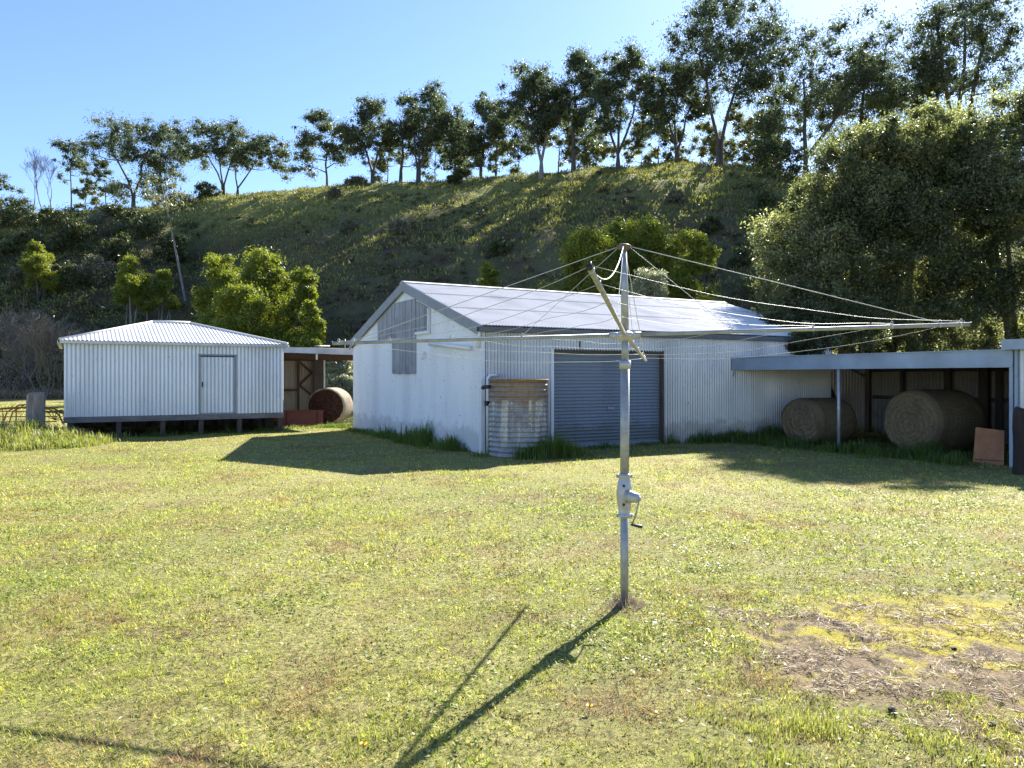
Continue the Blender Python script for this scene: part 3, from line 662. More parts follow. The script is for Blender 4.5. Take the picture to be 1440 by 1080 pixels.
def hill_cover():
    rng = np.random.default_rng(3)
    # tussocks
    n = 30000; px = rng.uniform(-60, 1260, n); s = rng.uniform(0, 1.06, n)**.9
    P = []
    for p, q in zip(px, s):
        dc, yc, df = crest(p); y = df+(dc-df)*q; x = (p-720)/F*y; P.append((x, y, hill_z(x, y)-.04))
    P = np.array(P); k = 5; keep = np.array([noise.fractal((a*.11, b*.11, 5), .7, 2.0, 4) for a, b in P[:, :2]])+rng.uniform(-.5, .5, n) > -.22; P = P[keep]; n = len(P)
    c = np.repeat(P, k, 0)+rng.normal(size=(n*k, 3))*np.array([.22, .22, .0])
    d = unit(rng, n*k); d[:, 2] = abs(d[:, 2])*1.2+.55; d /= np.linalg.norm(d, axis=1, keepdims=True)
    ln = np.repeat(rng.uniform(.22, .55, n), k)*rng.uniform(.6, 1.2, n*k)
    c += d*ln[:, None]*.45
    v, f = leaf_quads(c, d*ln[:, None]/2, np.full(n*k, .055), unit(rng, n*k))
    o = link_mesh('tussock_grass', np_mesh('tussock_grass', v, f), M['tussock']); tag(o, 'rough tussock grass over the hillside', 'grass', None, 'stuff')
    # scrub mass on the left
    cents = []; rad = []
    for _ in range(560):
        p = rng.uniform(-160, 285) if rng.random() < .8 else rng.uniform(1050, 1260); q = rng.uniform(.02, .98); dc, yc, df = crest(p); y = df+(dc-df)*q; x = (p-720)/F*y
        cents.append((x, y, hill_z(x, y)+rng.uniform(.1, .9))); rad.append(rng.uniform(.5, 1.5))
    v, f = clump_leaves(rng, cents, rad, 75, .36, .12, .1, .5, .8)
    o = link_mesh('scrub', np_mesh('scrub', v, f), M['dark_leaf']); tag(o, 'dark tangled scrub covering the left slope', 'scrub', None, 'stuff')
    cents = []; rad = []
    for _ in range(1700):
        p = rng.uniform(255, 1120); q = rng.uniform(.0, 1)**1.2*.9; dc, yc, df = crest(p); y = df+(dc-df)*q; x = (p-720)/F*y
        if noise.fractal((x*.09, y*.09, 11), .7, 2.0, 4) < -.02+.4*(q-.45): continue
        cents.append((x, y, hill_z(x, y)+rng.uniform(.0, .25))); rad.append(rng.uniform(.18, .55))
    v, f = clump_leaves(rng, cents, rad, 46, .26, .085, .1, .5, .8)
    o = link_mesh('bracken', np_mesh('bracken', v, f), M['bracken']); tag(o, 'brown and olive bracken clumps over the lower hillside', 'bracken', None, 'stuff')
    # dry brush along the foot on the left
    n = 9000; y = rng.uniform(56, 66, n); x = rng.uniform(-46, -24, n)
    z = np.array([max(0, hill_z(a, b)) for a, b in zip(x, y)])
    c = np.stack([x, y, z+.3], 1); d = unit(rng, n); d[:, 2] = abs(d[:, 2])+.4; d /= np.linalg.norm(d, axis=1, keepdims=True)
    v, f = leaf_quads(c, d*rng.uniform(.2, .55, n)[:, None], np.full(n, .03), unit(rng, n))
    o = link_mesh('dry_grass', np_mesh('dry_grass', v, f), M['straw']); tag(o, 'dry straw coloured grass along the foot of the left slope', 'grass', None, 'stuff')
hill_cover()

# ------------------------------------------------------------------ hedge trees at right
HT = 'dense glossy leaved trees behind the open bay'
def hedge_tree(loc, blobs, label, seed, per, sub):
    blobs = [(a, b, z*1.10, p, q, r*1.05) for a, b, z, p, q, r in blobs]
    return bush('hedge_tree', loc, blobs, label, 'tree', 'glossy_leaf', seed, per, (.12, .05), HT, 'dark_bark', droop=.0, sub=sub, cs=.30, shell=.45, stem_r=.14, inner=.3)
hedge_tree((11.6, 26.2, 0), [(-2.0, -2.2, 4.6, 1.7, 1.7, 1.6), (-1.3, -1.0, 6.2, 1.9, 1.9, 1.5), (.2, -.4, 7.4, 2.0, 2.0, 1.6), (.4, -2.0, 5.6, 2.2, 1.8, 1.9), (2.2, 0, 7.9, 2.0, 2.0, 1.6),
            (2.6, -1.6, 6.2, 2.2, 1.8, 1.9), (-.4, -1.6, 3.6, 2.3, 1.7, 1.6), (2.2, -1.4, 3.8, 2.2, 1.8, 1.7), (-2.4, -1.2, 3.0, 1.2, 1.4, 1.3), (1.0, -.6, 2.0, 2.6, 1.5, 1.4), (-2.0, .6, 5.4, 1.5, 1.6, 1.5), (-3.3, -3.2, 3.3, 1.0, 1.2, 1.0), (-3.68, -5.6, 2.36, .72, .5, .40), (-3.36, -3.7, 2.95, .95, 1.0, .7), (-3.9, -3.6, 2.9, .6, .7, .5), (-2.2, -4.2, 2.9, 1.2, .9, .8), (-.6, -2.2, 7.4, 1.5, 1.4, 1.3), (1.2, -2.2, 8.0, 1.5, 1.3, 1.2)],
           'large glossy hedge tree whose left side hangs over the big shed roof', 301, 430, 56)
hedge_tree((17.0, 25.4, 0), [(-1.6, .2, 8.2, 2.0, 2.0, 1.7), (.4, .3, 8.9, 2.0, 2.0, 1.7), (2.2, .2, 8.7, 2.1, 2.0, 1.9), (-1.8, -1.4, 6.4, 2.1, 1.8, 1.8), (.6, -1.6, 6.6, 2.1, 1.8, 1.9), (2.6, -1.2, 6.4, 2.0, 1.8, 1.9),
            (-1.8, -1.2, 4.2, 2.1, 1.6, 1.6), (.8, -1.4, 4.2, 2.2, 1.6, 1.6), (3.0, -1.0, 4.0, 2.0, 1.6, 1.6), (-1.0, -.4, 2.2, 2.2, 1.3, 1.2), (2.0, -.4, 2.0, 2.2, 1.3, 1.2)],
           'tall glossy hedge tree at the right edge behind the open bay', 302, 430, 52)
hedge_tree((22.5, 25.0, 0), [(-1.4, 0, 8.4, 2.3, 2.2, 2.0), (1.2, .2, 8.0, 2.3, 2.2, 2.0), (-.8, -.8, 5.4, 2.5, 2.0, 2.2), (1.6, -.4, 4.8, 2.4, 2.0, 2.2), (0, -.4, 2.4, 2.6, 1.6, 1.6)],
           'glossy hedge tree beyond the right edge of the photo', 303, 330, 40)

# ------------------------------------------------------------------ big shed
A = (-.62, 16.18, 0)
LEN, WID, EZ, RZ = 10.88, 8.54, 2.70, 3.99
shed = empty('farm_shed', A, TH, 'big white corrugated farm shed with gable, roller door and pale roof', 'shed')
def roofz(v): return EZ+(RZ-EZ)*(1-abs(v-WID/2)/(WID/2))
X3, Y3, Z3 = (1, 0, 0), (0, 1, 0), (0, 0, 1)
DU0, DU1, DZ = 1.73, 4.86, 2.20
mb = MB()
corr(mb, (0, 0, 0), Y3, Z3, (-1, 0, 0), .0, WID, 0, lambda v: roofz(v)-.10, .1, .013, 6)
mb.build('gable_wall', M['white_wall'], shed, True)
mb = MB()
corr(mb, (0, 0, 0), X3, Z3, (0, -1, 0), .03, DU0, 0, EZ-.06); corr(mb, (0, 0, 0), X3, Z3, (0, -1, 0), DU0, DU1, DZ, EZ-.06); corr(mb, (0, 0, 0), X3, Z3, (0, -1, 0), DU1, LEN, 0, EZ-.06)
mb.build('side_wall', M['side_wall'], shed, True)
mb = MB(); corr(mb, (LEN, 0, 0), Y3, Z3, X3, 0, WID, 0, lambda v: roofz(v)-.1, .1, .01, 4); corr(mb, (0, WID, 0), X3, Z3, Y3, 0, LEN, 0, EZ-.06, .1, .01, 4)
mb.build('rear_wall', M['side_wall'], shed, True)
# roof: two corrugated slopes with a thin second skin, laid in four runs of sheets with overlaps
mb = MB(); sl = math.hypot(WID/2, RZ-EZ); cz, sz = (WID/2)/sl, (RZ-EZ)/sl
ov = .16
for sgn in (1, -1):
    y0 = 0 if sgn > 0 else WID
    for a, b, lift in ((-ov, sl*.36, 0), (sl*.36-.12, sl*.70, .012), (sl*.70-.12, sl+.02, .024)):
        corr(mb, (0, y0, EZ+.02+lift), X3, (0, sgn*cz, sz), (0, -sgn*sz, cz), -.095, LEN+.14, a, b, .076, .012, 6)
mb.build('roof', M['roof'], shed, True)
mb = MB(); mb.beam((-.10, WID/2, RZ+.05), (LEN+.15, WID/2, RZ+.05), .10, .03)
for s in (-1, 1): mb.quad((-.10, WID/2, RZ+.07), (LEN+.15, WID/2, RZ+.07), (LEN+.15, WID/2+s*.2, RZ+.075-.2*sz/cz), (-.10, WID/2+s*.2, RZ+.075-.2*sz/cz))
mb.build('ridge_cap', M['roof'], shed)
for s in (0, 1):
    mb = MB(); y0 = -.14 if s == 0 else WID+.14
    z0 = EZ-.05; d = .22
    for u0, u1 in ((-.10, -.062),):
        a = (y0, z0-.0); b = (WID/2, RZ+.02)
        pts = [(a[0], a[1]+.02), (b[0], b[1]+.02), (b[0], b[1]-d), (a[0], a[1]-d)]
        mb.poly([(u0, p[0], p[1]) for p in pts]); mb.poly([(u1, p[0], p[1]) for p in reversed(pts)])
        for i in range(4):
            p, q = pts[i], pts[(i+1) % 4]; mb.quad((u0, p[0], p[1]), (u1, p[0], p[1]), (u1, q[0], q[1]), (u0, q[0], q[1]))
    mb.build('barge_board', M['trim'], shed)
def gutter(mb, a, b, w=.11, h=.10, side=(0, -1, 0)):
    a = Vector(a); b = Vector(b); s = Vector(side); z = Vector((0, 0, 1)); t = .006
    prof = [(0, h), (0, 0), (w, 0), (w, h), (w+.012, h), (w+.012, -t), (-t, -t), (-t, h)]
    for i in range(8):
        p, q = prof[i], prof[(i+1) % 8]
        mb.quad(a+s*p[0]+z*p[1], b+s*p[0]+z*p[1], b+s*q[0]+z*q[1], a+s*q[0]+z*q[1])
    return mb
mb = MB(); gutter(mb, (-.15, -.05, EZ-.155), (LEN+.12, -.05, EZ-.155)); mb.build('gutter', M['dark_gutter'], shed)
mb = MB(); gutter(mb, (-.15, WID+.05, EZ-.155), (LEN+.12, WID+.05, EZ-.155), side=(0, 1, 0)); mb.build('gutter', M['dark_gutter'], shed)
mb = MB(); mb.box(-.035, .05, -.03, -.016, 0, EZ-.12); mb.box(-.035, -.02, -.016, .07, 0, EZ-.12); mb.build('corner_flashing', M['pvc'], shed)
# boarded loft openings in the gable
def boards(name, v0, v1, z0, z1, proud=.045):
    mb = MB(); n = max(2, int(round((v1-v0)/.19))); rng = random.Random(int(v0*100))
    for i in range(n):
        a = v0+(v1-v0)*i/n+.009; b = v0+(v1-v0)*(i+1)/n-.009
        top0, top1 = (z1(a), z1(b)) if callable(z1) else (z1, z1); p = proud+rng.uniform(-.006, .006); zl = z0+rng.uniform(-.012, .012)
        q = [(a, zl), (b, zl), (b, top1), (a, top0)]
        mb.poly([(-p, y, z) for y, z in reversed(q)])
        for j in range(4):
            (y0, c0), (y1, c1) = q[j], q[(j+1) % 4]; mb.quad((-p, y0, c0), (-p, y1, c1), (-.012, y1, c1), (-.012, y0, c0))
    return mb.build(name, M['grey_board'], shed)
ld = boards('loft_door', 3.53, 5.13, 1.68, lambda v: min(3.54, roofz(v)-.2), .055); ld['label'] = 'tall loft door of grey weathered boards'
boards('loft_shutter', 5.16, 6.27, 2.62, lambda v: roofz(v)-.17, .04)
boards('loft_shutter', 2.76, 3.46, 2.72, lambda v: roofz(v)-.28, .04)
mb = MB(); mb.beam((-.05, 2.66, 2.67), (-.05, 3.5, 2.67), .05, .07); mb.beam((-.05, 2.69, 2.70), (-.05, 2.69, 3.24), .05, .05); mb.build('shutter_frame', M['pvc'], shed)
mb = MB(); mb.tube([(-.10, 2.5, 2.37), (-.10, .4, 2.21)], .045, 10); mb.build('slanting_pipe', M['pvc'], shed, True)
mb = MB(); mb.tube([(-.03, 2.95, 2.18), (-.09, 2.95, 2.17), (-.10, 2.95, 2.05), (-.09, 2.95, 2.02)], .035, 8); mb.build('light_fitting', M['pvc'], shed, True)
mb = MB(); mb.tube([(-.1, -.08, EZ-.16), (-.1, -.07, EZ-.26), (-.07, .03, EZ-.36), (-.07, .05, EZ-.5)], .04, 10); mb.build('downpipe', M['pvc'], shed, True)
mb = MB(); mb.tube([(.075, -.11, .02), (.075, -.11, 1.58), (.11, -.115, 1.63), (.30, -.12, 1.64)], .034, 10); mb.build('downpipe', M['pvc'], shed, True)
mb = MB(); mb.box(.03, .12, -.155, -.04, 1.0, 1.10); mb.build('pipe_bracket', M['black'], shed)
# roller door
door = MB(); zz = np.linspace(0, DZ-.02, int(DZ/.076*6)); b0 = len(door.v)
for z in zz:
    w = .012*math.sin(2*math.pi*z/.076); w = math.copysign(abs(w)**.6*.012**.4, w)
    door.v += [(DU0+.02, .10-w, z), (DU1-.03, .10-w, z)]
for i in range(len(zz)-1): door.f.append((b0+2*i, b0+2*i+1, b0+2*i+3, b0+2*i+2))
rd = door.build('roller_door', M['roller'], shed, True); rd['label'] = 'blue grey roller door, shut'
mb = MB(); mb.box(3.30, 3.48, .068, .082, .86, .90); mb.box(3.31, 3.33, .075, .09, .84, .92); mb.box(3.45, 3.47, .075, .09, .84, .92); mb.build('handle', M['galv_light'], rd)
mb = MB(); mb.box(DU0+.02, DU1-.03, .06, .085, .0, .09); mb.build('bottom_rail', M['trim'], rd)
mb = MB(); mb.box(DU0-.05, DU0+.02, -.035, .14, 0, DZ+.02); mb.build('door_jamb', M['pvc'], shed)
mb = MB(); mb.box(DU1-.03, DU1+.02, -.02, .14, 0, DZ+.02); mb.build('door_jamb', M['dark_wood'], shed)
mb = MB(); mb.box(DU0+.02, DU1-.03, -.005, .16, DZ-.05, DZ+.02); mb.box(2.42, 2.45, -.025, -.015, DZ+.03, DZ+.22); mb.build('door_head', M['dark_wood'], shed)
mb = MB(); mb.box(.03, LEN-.02, .25, .28, 0, .01); mb.build('floor_slab', M['trim'], shed)

# ------------------------------------------------------------------ water tank
tk = empty('water_tank', (.13, 15.83, 0), 0, 'rusty corrugated iron water tank with white runs standing at the shed corner', 'tank')
prof = [(.585, 0)]
for i in range(0, 121):
    z = 1.52*i/120; prof.append((.592+.016*math.sin(2*math.pi*z/.1), z+.005))
mb = MB().lathe(prof, n=64); mb.build('tank_wall', M['tank'], tk, True)
mb = MB(); mb.lathe([(.585, 1.525), (.615, 1.525), (.622, 1.54), (.615, 1.555), (.585, 1.55)], n=64); mb.build('rim', M['rust'], tk, True)
mb = MB(); mb.lathe([(.60, 1.49), (.3, 1.50), (.001, 1.505)], n=48); mb.build('lid', M['rust'], tk, True)
mb = MB(); mb.tube([(-.56, -.25, 1.40), (-.68, -.26, 1.40), (-.72, -.2, 1.38)], .04, 10); mb.build('inlet', M['black'], tk, True)

# ------------------------------------------------------------------ storeroom on stumps (left)
S0 = (-11.51, 19.98, 0)
store = empty('storeroom', S0, TH, 'small pale corrugated storeroom with hipped roof raised on timber stumps', 'shed')
SL, SD, FZ, WZ, RZ2 = 5.53, 4.5, .56, 2.52, 3.22
d0, d1 = None, None
def st_u(px):
    k = (px-720)/F; return (k*S0[1]-S0[0])/(U2[0]-k*U2[1])
du0, du1 = st_u(280), st_u(331.5); dz0, dz1 = .575, 2.19
mb = MB()
for a, b, lo, hi in ((0, du0, FZ, WZ), (du0, du1, dz1, WZ), (du1, SL, FZ, WZ)): corr(mb, (0, 0, 0), X3, Z3, (0, -1, 0), a, b, lo, hi, .1, .013)
mb.build('front_wall', M['store_wall'], store, True)
mb = MB(); corr(mb, (SL, 0, 0), Y3, Z3, X3, 0, SD, FZ, WZ, .1, .017, 4); corr(mb, (0, 0, 0), Y3, Z3, (-1, 0, 0), 0, SD, FZ, WZ, .1, .017, 4); corr(mb, (0, SD, 0), X3, Z3, Y3, 0, SL, FZ, WZ, .1, .017, 4)
mb.build('side_wall', M['store_wall'], store, True)
# hipped roof: each face corrugated down its slope
mb = MB(); o_ = .11; x0, x1, y0, y1 = -o_, SL+o_, -o_, SD+o_; ym = SD/2; hd = (y1-y0)/2; rx0, rx1 = x0+hd, x1-hd; ez = WZ+.03; slp = (RZ2-ez)/hd; nn = math.sqrt(1+slp*slp)
def hipface(o, du, dv, nrm, length):
    # dv is horizontal inward, rise along it
    o = Vector(o); n = int(length/.076*6); b = len(mb.v); du = Vector(du); dv = Vector(dv); nrm = Vector(nrm)
    for i in range(n+1):
        u = length*i/n; run = min(u, length-u, hd); w = .010*math.sin(2*math.pi*u/.1)
        for t in (0, run): mb.v.append(tuple(o+du*u+dv*t+Vector((0, 0, slp*t))+nrm*w))
    for i in range(n): mb.f.append((b+2*i, b+2*i+2, b+2*i+3, b+2*i+1))
hipface((x0, y0, ez), (1, 0, 0), (0, 1, 0), (0, -slp/nn, 1/nn), x1-x0)
hipface((x1, y1, ez), (-1, 0, 0), (0, -1, 0), (0, slp/nn, 1/nn), x1-x0)
hipface((x0, y1, ez), (0, -1, 0), (1, 0, 0), (-slp/nn, 0, 1/nn), y1-y0)
hipface((x1, y0, ez), (0, 1, 0), (-1, 0, 0), (slp/nn, 0, 1/nn), y1-y0)
mb.build('roof', M['store_roof'], store, True)
mb = MB(); a = Vector((rx0, ym, RZ2+.02)); b = Vector((rx1, ym, RZ2+.02)); mb.tube([a, b], .045, 8)
for p, q in (((x0, y0), a), ((x0, y1), a), ((x1, y0), b), ((x1, y1), b)): mb.tube([Vector((p[0], p[1], ez+.02)), q], .035, 8)
mb.build('ridge_cap', M['roof'], store, True)
mb = MB(); gutter(mb, (x0, y0+.02, ez-.08), (x1, y0+.02, ez-.08), .07, .065); gutter(mb, (x1-.02, y0, ez-.08), (x1-.02, y1, ez-.08), .07, .065, (1, 0, 0)); gutter(mb, (x0+.02, y0, ez-.08), (x0+.02, y1, ez-.08), .07, .065, (-1, 0, 0))
mb.build('gutter', M['gutter'], store)
mb = MB(); corr(mb, (0, .02, 0), X3, Z3, (0, -1, 0), du0+.03, du1-.03, dz0+.02, dz1-.03, .1, .009)
sd = mb.build('door', M['store_wall'], store, True)
mb = MB(); mb.box(du0+.07, du0+.10, -.045, .0, 1.32, 1.46); mb.build('handle', M['black'], sd)
mb = MB()
for a, b, c, d in ((du0-.02, du0+.03, dz0, dz1), (du1-.03, du1+.02, dz0, dz1)): mb.box(a, b, -.03, .03, c, d)
mb.box(du0-.03, du1+.03, -.034, .03, dz1, dz1+.04); mb.box(du0+.03, du1-.03, -.02, .03, dz0-.02, dz0+.02)
mb.build('door_frame', M['trim'], store)
mb = MB(); mb.box(-.02, SL+.02, -.03, .06, FZ-.15, FZ-.005); mb.box(SL-.04, SL+.03, .06, SD, FZ-.15, FZ-.005); mb.box(-.03, .04, .06, SD, FZ-.15, FZ-.005); mb.box(.04, SL-.04, .06, SD, FZ-.06, FZ-.01)
mb.build('floor_bearer', M['bearer'], store)
mb = MB(); corr(mb, (0, SD-.1, 0), X3, Z3, (0, -1, 0), .05, SL-.05, -.05, FZ-.2, .1, .01, 4); corr(mb, (.06, 0, 0), Y3, Z3, (-1, 0, 0), .25, SD-.15, -.05, FZ-.2, .1, .01, 4); corr(mb, (SL-.06, 0, 0), Y3, Z3, (-1, 0, 0), .9, SD-.15, -.05, FZ-.2, .1, .01, 4); mb.build('underfloor_shade_panel', M['bay_roof'], store, True)  # dark panels added behind the stumps so the space under the floor stays dark
for px in (100, 167, 229, 283, 337, 394):
    u = max(.07, min(SL-.07, st_u(px)))
    for v in (.03, 2.2, 4.3):
        mb = MB().box(u-.06, u+.06, v-.02, v+.10, -.1, FZ-.15); mb.build('stump', M['dark_wood'], store)

# ------------------------------------------------------------------ carport between storeroom and shed
C0 = (-6.70-.02, 22.74, 0)                    # front right corner of the storeroom
cp = empty('carport', C0, TH, 'open fronted carport roofed in sheet iron between the storeroom and the big shed', 'carport')
v_f, v_b = 1.3, 5.6; w_ = 3.4
mb = MB(); gutter(mb, (.12, v_f, 2.36), (w_, v_f, 2.30), .12, .17); mb.build('gutter', M['gutter'], cp)
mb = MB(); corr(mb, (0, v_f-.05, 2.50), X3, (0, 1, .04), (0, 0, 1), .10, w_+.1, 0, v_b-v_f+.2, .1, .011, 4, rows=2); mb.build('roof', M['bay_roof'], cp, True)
mb = MB()
for v in (v_f+.35, v_f+2.2, v_b-.2): mb.beam((.1, v, 2.26), (w_, v, 2.24), .05, .14)
for u in (.4, 1.4, 2.4, 3.2): mb.beam((u, v_f+.1, 2.37), (u, v_b, 2.50), .05, .09)
mb.build('rafter', M['red_wood'], cp)
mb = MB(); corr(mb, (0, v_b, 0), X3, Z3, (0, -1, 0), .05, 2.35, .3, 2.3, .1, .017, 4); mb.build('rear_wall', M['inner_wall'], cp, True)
for u in (.75, 1.85): mb = MB(); mb.box(u-.04, u+.04, v_b-.10, v_b-.02, 0, 2.2); mb.build('wall_post', M['red_wood'], cp)
mb = MB(); mb.box(.05, 1.81, v_b-.08, v_b-.03, 1.08, 1.16); mb.build('wall_rail', M['red_wood'], cp)
mb = MB(); mb.beam((1.9, v_b-.06, 1.3), (2.35, v_b-.06, 1.75), .04, .07); mb.beam((1.9, v_b-.06, 2.15), (2.35, v_b-.06, 1.75), .04, .07); mb.beam((1.9, v_b-.06, 1.3), (2.3, v_b-.06, .95), .04, .07); mb.build('brace', M['red_wood'], cp)
mb = MB(); mb.box(2.38, 2.72, v_b-.30, v_b+.05, 0, 2.3); mb.build('post', M['dark_wood'], cp)
mb = MB(); mb.box(2.73, 2.79, v_b-.28, v_b+.03, 0, 2.3); mb.build('post', M['pvc'], cp)
mb = MB(); mb.tube([(1.35, v_f-.06, 2.36), (1.35, v_f-.05, 2.14)], .03, 8); mb.build('drop_pipe', M['pvc'], cp, True)
mb = MB(); mb.tube([(1.6, 2.4, 2.62), (2.3, 3.1, 2.66)], .02, 6); mb.build('loose_pipe', M['galv'], cp, True)
mb = MB(); mb.tube([(2.5, 2.0, 2.5), (2.5, 2.0, 2.85)], .018, 6); mb.build('vent_pipe', M['galv'], cp, True)
def inC(u, v, z=0): return (C0[0]+u*U2[0]+v*V2[0], C0[1]+u*U2[1]+v*V2[1], z)

def bale(name, loc, rz, R_, half, squash, label, group, end, side, wrap=None):
    root = empty(name, loc, rz, label, 'hay bale', group); rng = random.Random(int(loc[0]*100)); n = 56
    prof = [(-half, .90), (-half+.04, .97), (-half+.12, 1.0)]+[(-half+.12+(2*half-.24)*i/10, 1.0+.012*rng.uniform(-1, 1)) for i in range(1, 10)]+[(half-.12, 1.0), (half-.04, .97), (half, .90)]
    def P(a, r, k):
        t = 2*math.pi*k/n; wob = 1+.022*noise.noise((math.cos(t)*2, math.sin(t)*2, a*1.5+loc[0])); zz = R_*squash*r*math.sin(t)*wob+R_*squash*.985
        if zz < R_*.14: zz = zz*.4+R_*.05
        return (a, R_*r*wob*math.cos(t)*(1.0 if squash == 1 else 1.03), zz)
    mb = MB()
    for a, r in prof: mb.v += [P(a, r, k) for k in range(n)]
    for i in range(len(prof)-1):
        for k in range(n): p = i*n+k; q = i*n+(k+1) % n; mb.f.append((p, q, q+n, p+n))
    mb.build('roll', M[side], root, True)
    for s in (-1, 1):                                    # spiralled end, rings of slightly proud straw
        mb = MB(); rings = 11
        for i in range(rings+1):
            r = .90*(1-i/rings)+.004
            bulge = .007*math.sin(i*2.1)+.05*(i/rings)
            for k in range(n):
                x, y, z = P(half, r, k); mb.v.append((s*(half+bulge+.03*noise.noise((y*7, z*7, s*3))+.02*noise.noise((y*19, z*19, s*3))), y, z))
        for i in range(rings):
            for k in range(n): p = i*n+k; q = i*n+(k+1) % n; mb.f.append((p, q, q+n, p+n) if s < 0 else (p, p+n, q+n, q))
        mb.build('end_face', M[end], root)
    return root
BG = 'round hay bales under the sheds'
bale('hay_bale', inC(2.34, 3.1), TH+math.radians(58), .64, .60, .97, 'round hay bale under the carport, its side lit white from behind', BG, 'hay_shaded', 'hay_sunlit')
# red trough in front of the bale
t = empty('red_trough', inC(1.05, 2.2), TH+.05, 'dark red steel trough on the ground under the carport', 'trough')
mb = MB(); mb.box(-.55, .75, -.03, .0, .02, .50); mb.box(-.55, .75, .57, .60, .02, .50); mb.box(-.58, -.55, -.03, .60, .02, .50); mb.box(.75, .78, -.03, .60, .02, .50); mb.box(-.55, .75, .0, .57, .02, .05); mb.build('tub', M['red'], t)
mb = MB(); mb.beam((-.6, -.045, .49), (.8, -.045, .49), .03, .04); mb.beam((-.4, -.045, .0), (-.4, -.045, .48), .04, .03); mb.beam((.6, -.045, .0), (.6, -.045, .48), .04, .03); mb.build('rim', M['red'], t)
t = empty('fuel_can', inC(.38, 2.5), TH+.5, 'bright orange fuel can standing beside the red trough', 'fuel can')
mb = MB(); mb.box(-.13, .13, -.2, .2, .18, .62); mb.box(-.09, .09, -.15, .10, .62, .68); mb.build('can_body', M['orange'], t)
mb = MB(); mb.tube([(0, -.14, .66), (0, -.12, .78), (0, .06, .78), (0, .08, .66)], .025, 8); mb.build('handle', M['orange'], t, True)
mb = MB(); mb.tube([(0, .13, .62), (0, .16, .70), (0, .22, .74)], .03, 8); mb.build('spout', M['black'], t, True)
mb = MB(); mb.box(-.16, .16, -.24, .24, 0, .18); mb.build('stand', M['dark_wood'], t)
t = empty('steel_drum', inC(.22, 3.4), TH, 'dark steel drum at the storeroom wall under the carport', 'drum')
mb = MB().lathe([(.27, 0), (.27, .28), (.283, .30), (.27, .32), (.27, .58), (.283, .60), (.27, .62), (.27, .86), (.26, .88), (.24, .86), (.001, .86)], n=28); mb.build('shell', M['char'], t, True)
mb = MB().lathe([(.03, .86), (.03, .885), (.001, .885)], (.12, 0, 0), 10); mb.build('bung', M['rust'], t)

# ------------------------------------------------------------------ open hay bay (right)
B0 = (5.55, 19.67, 0)
bay = empty('hay_bay', B0, TH, 'low open sided hay bay with blue grey fascia beside the big shed', 'lean-to')
def inB(u, v, z=0): return (B0[0]+u*U2[0]+v*V2[0], B0[1]+u*U2[1]+v*V2[1], z)
BL = 6.78
mb = MB(); mb.box(-.02, .02, -BL, -.03, 1.77, 2.075); mb.box(-.04, -.02, -BL, -.03, 1.77, 1.83); mb.box(-.05, .05, -BL, -.03, 2.075, 2.095); mb.build('fascia', M['fascia'], bay)
mb = MB(); corr(mb, (0, 0, 2.05), Y3, (1, 0, .03), (0, 0, 1), -BL, -.05, .05, 5.5, .076, .009, 4, rows=2)
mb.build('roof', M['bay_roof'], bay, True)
mb = MB()
for u in (.6, 2.2, 3.8): mb.beam((u, -BL+.05, 1.92+.03*u), (u, -.1, 1.92+.03*u), .06, .10)
for v in (-6.4, -4.6, -3.18, -1.5): mb.beam((.06, v, 1.84), (5.25, v, 1.97), .06, .12)
mb.build('rafter', M['dark_wood'], bay)
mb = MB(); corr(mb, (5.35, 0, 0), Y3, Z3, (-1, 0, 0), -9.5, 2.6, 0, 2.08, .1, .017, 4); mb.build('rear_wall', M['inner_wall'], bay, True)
def bay_v(px, u):
    k = (px-720)/F; bx, by = B0[0]+u*U2[0], B0[1]+u*U2[1]
    return (k*by-bx)/(V2[0]-k*V2[1])
for px, w in ((1221, .13), (1269, .09), (1333, .16), (1384, .22), (1405, .12)):
    v = bay_v(px, 5.2); mb = MB(); mb.box(5.2-.06, 5.2+.06, v-w/2, v+w/2, 0, 1.94); mb.build('wall_post', M['dark_wood'], bay)
mb = MB(); mb.box(5.27, 5.33, -9.4, bay_v(1221, 5.2)-.08, .98, 1.08); mb.box(5.27, 5.33, -9.4, bay_v(1221, 5.2)-.08, 1.74, 1.84); mb.build('wall_rail', M['dark_wood'], bay)
v = bay_v(1221, 5.2); mb = MB(); mb.beam((5.2, v+.75, 1.92), (5.2, v+.08, 1.60), .05, .06); mb.build('brace', M['dark_wood'], bay)
v = bay_v(1179.5, 0); mb = MB(); mb.tube([(.0, v, -.1), (.0, v, 1.80)], .036, 12); mb.build('post', M['galv_light'], bay, True)
mb = MB(); mb.box(-.02, .05, -BL+.0, -BL+.06, 0, 1.77); mb.build('post', M['fascia'], bay)
mb = MB(); mb.tube([(.03, -.12, 1.75), (-.01, -.07, 1.60)], .012, 6); mb.build('bracket', M['trim'], bay, True)
bale('hay_bale', inB(1.10, -1.75), TH-.10, .66, .58, .84, 'smaller sagging round hay bale behind the thin steel post', BG, 'hay_end', 'hay_side')
bale('hay_bale', inB(1.42, -4.42), TH-.12, .70, .69, .96, 'larger round hay bale in the middle of the open bay', BG, 'hay_end', 'hay_side')
bale('hay_bale', inB(3.9, -2.7), TH+.1, .60, .58, .95, 'round hay bale at the back wall seen between the two front bales', BG, 'hay_end', 'hay_side')
t = empty('orange_board', inB(.05, -6.33), TH-math.pi/2+.25, 'orange brown board leaning under the right end of the fascia', 'board')
mb = MB(); n = 6
bv = [(-.26, .0), (.24, .0), (.20, .62), (-.27, .66)]
pts0 = [Vector((x, z*.30, z)) for x, z in bv]; pts1 = [p+Vector((0, .022, 0)) for p in pts0]
mb.poly(pts0); mb.poly(list(reversed(pts1)))
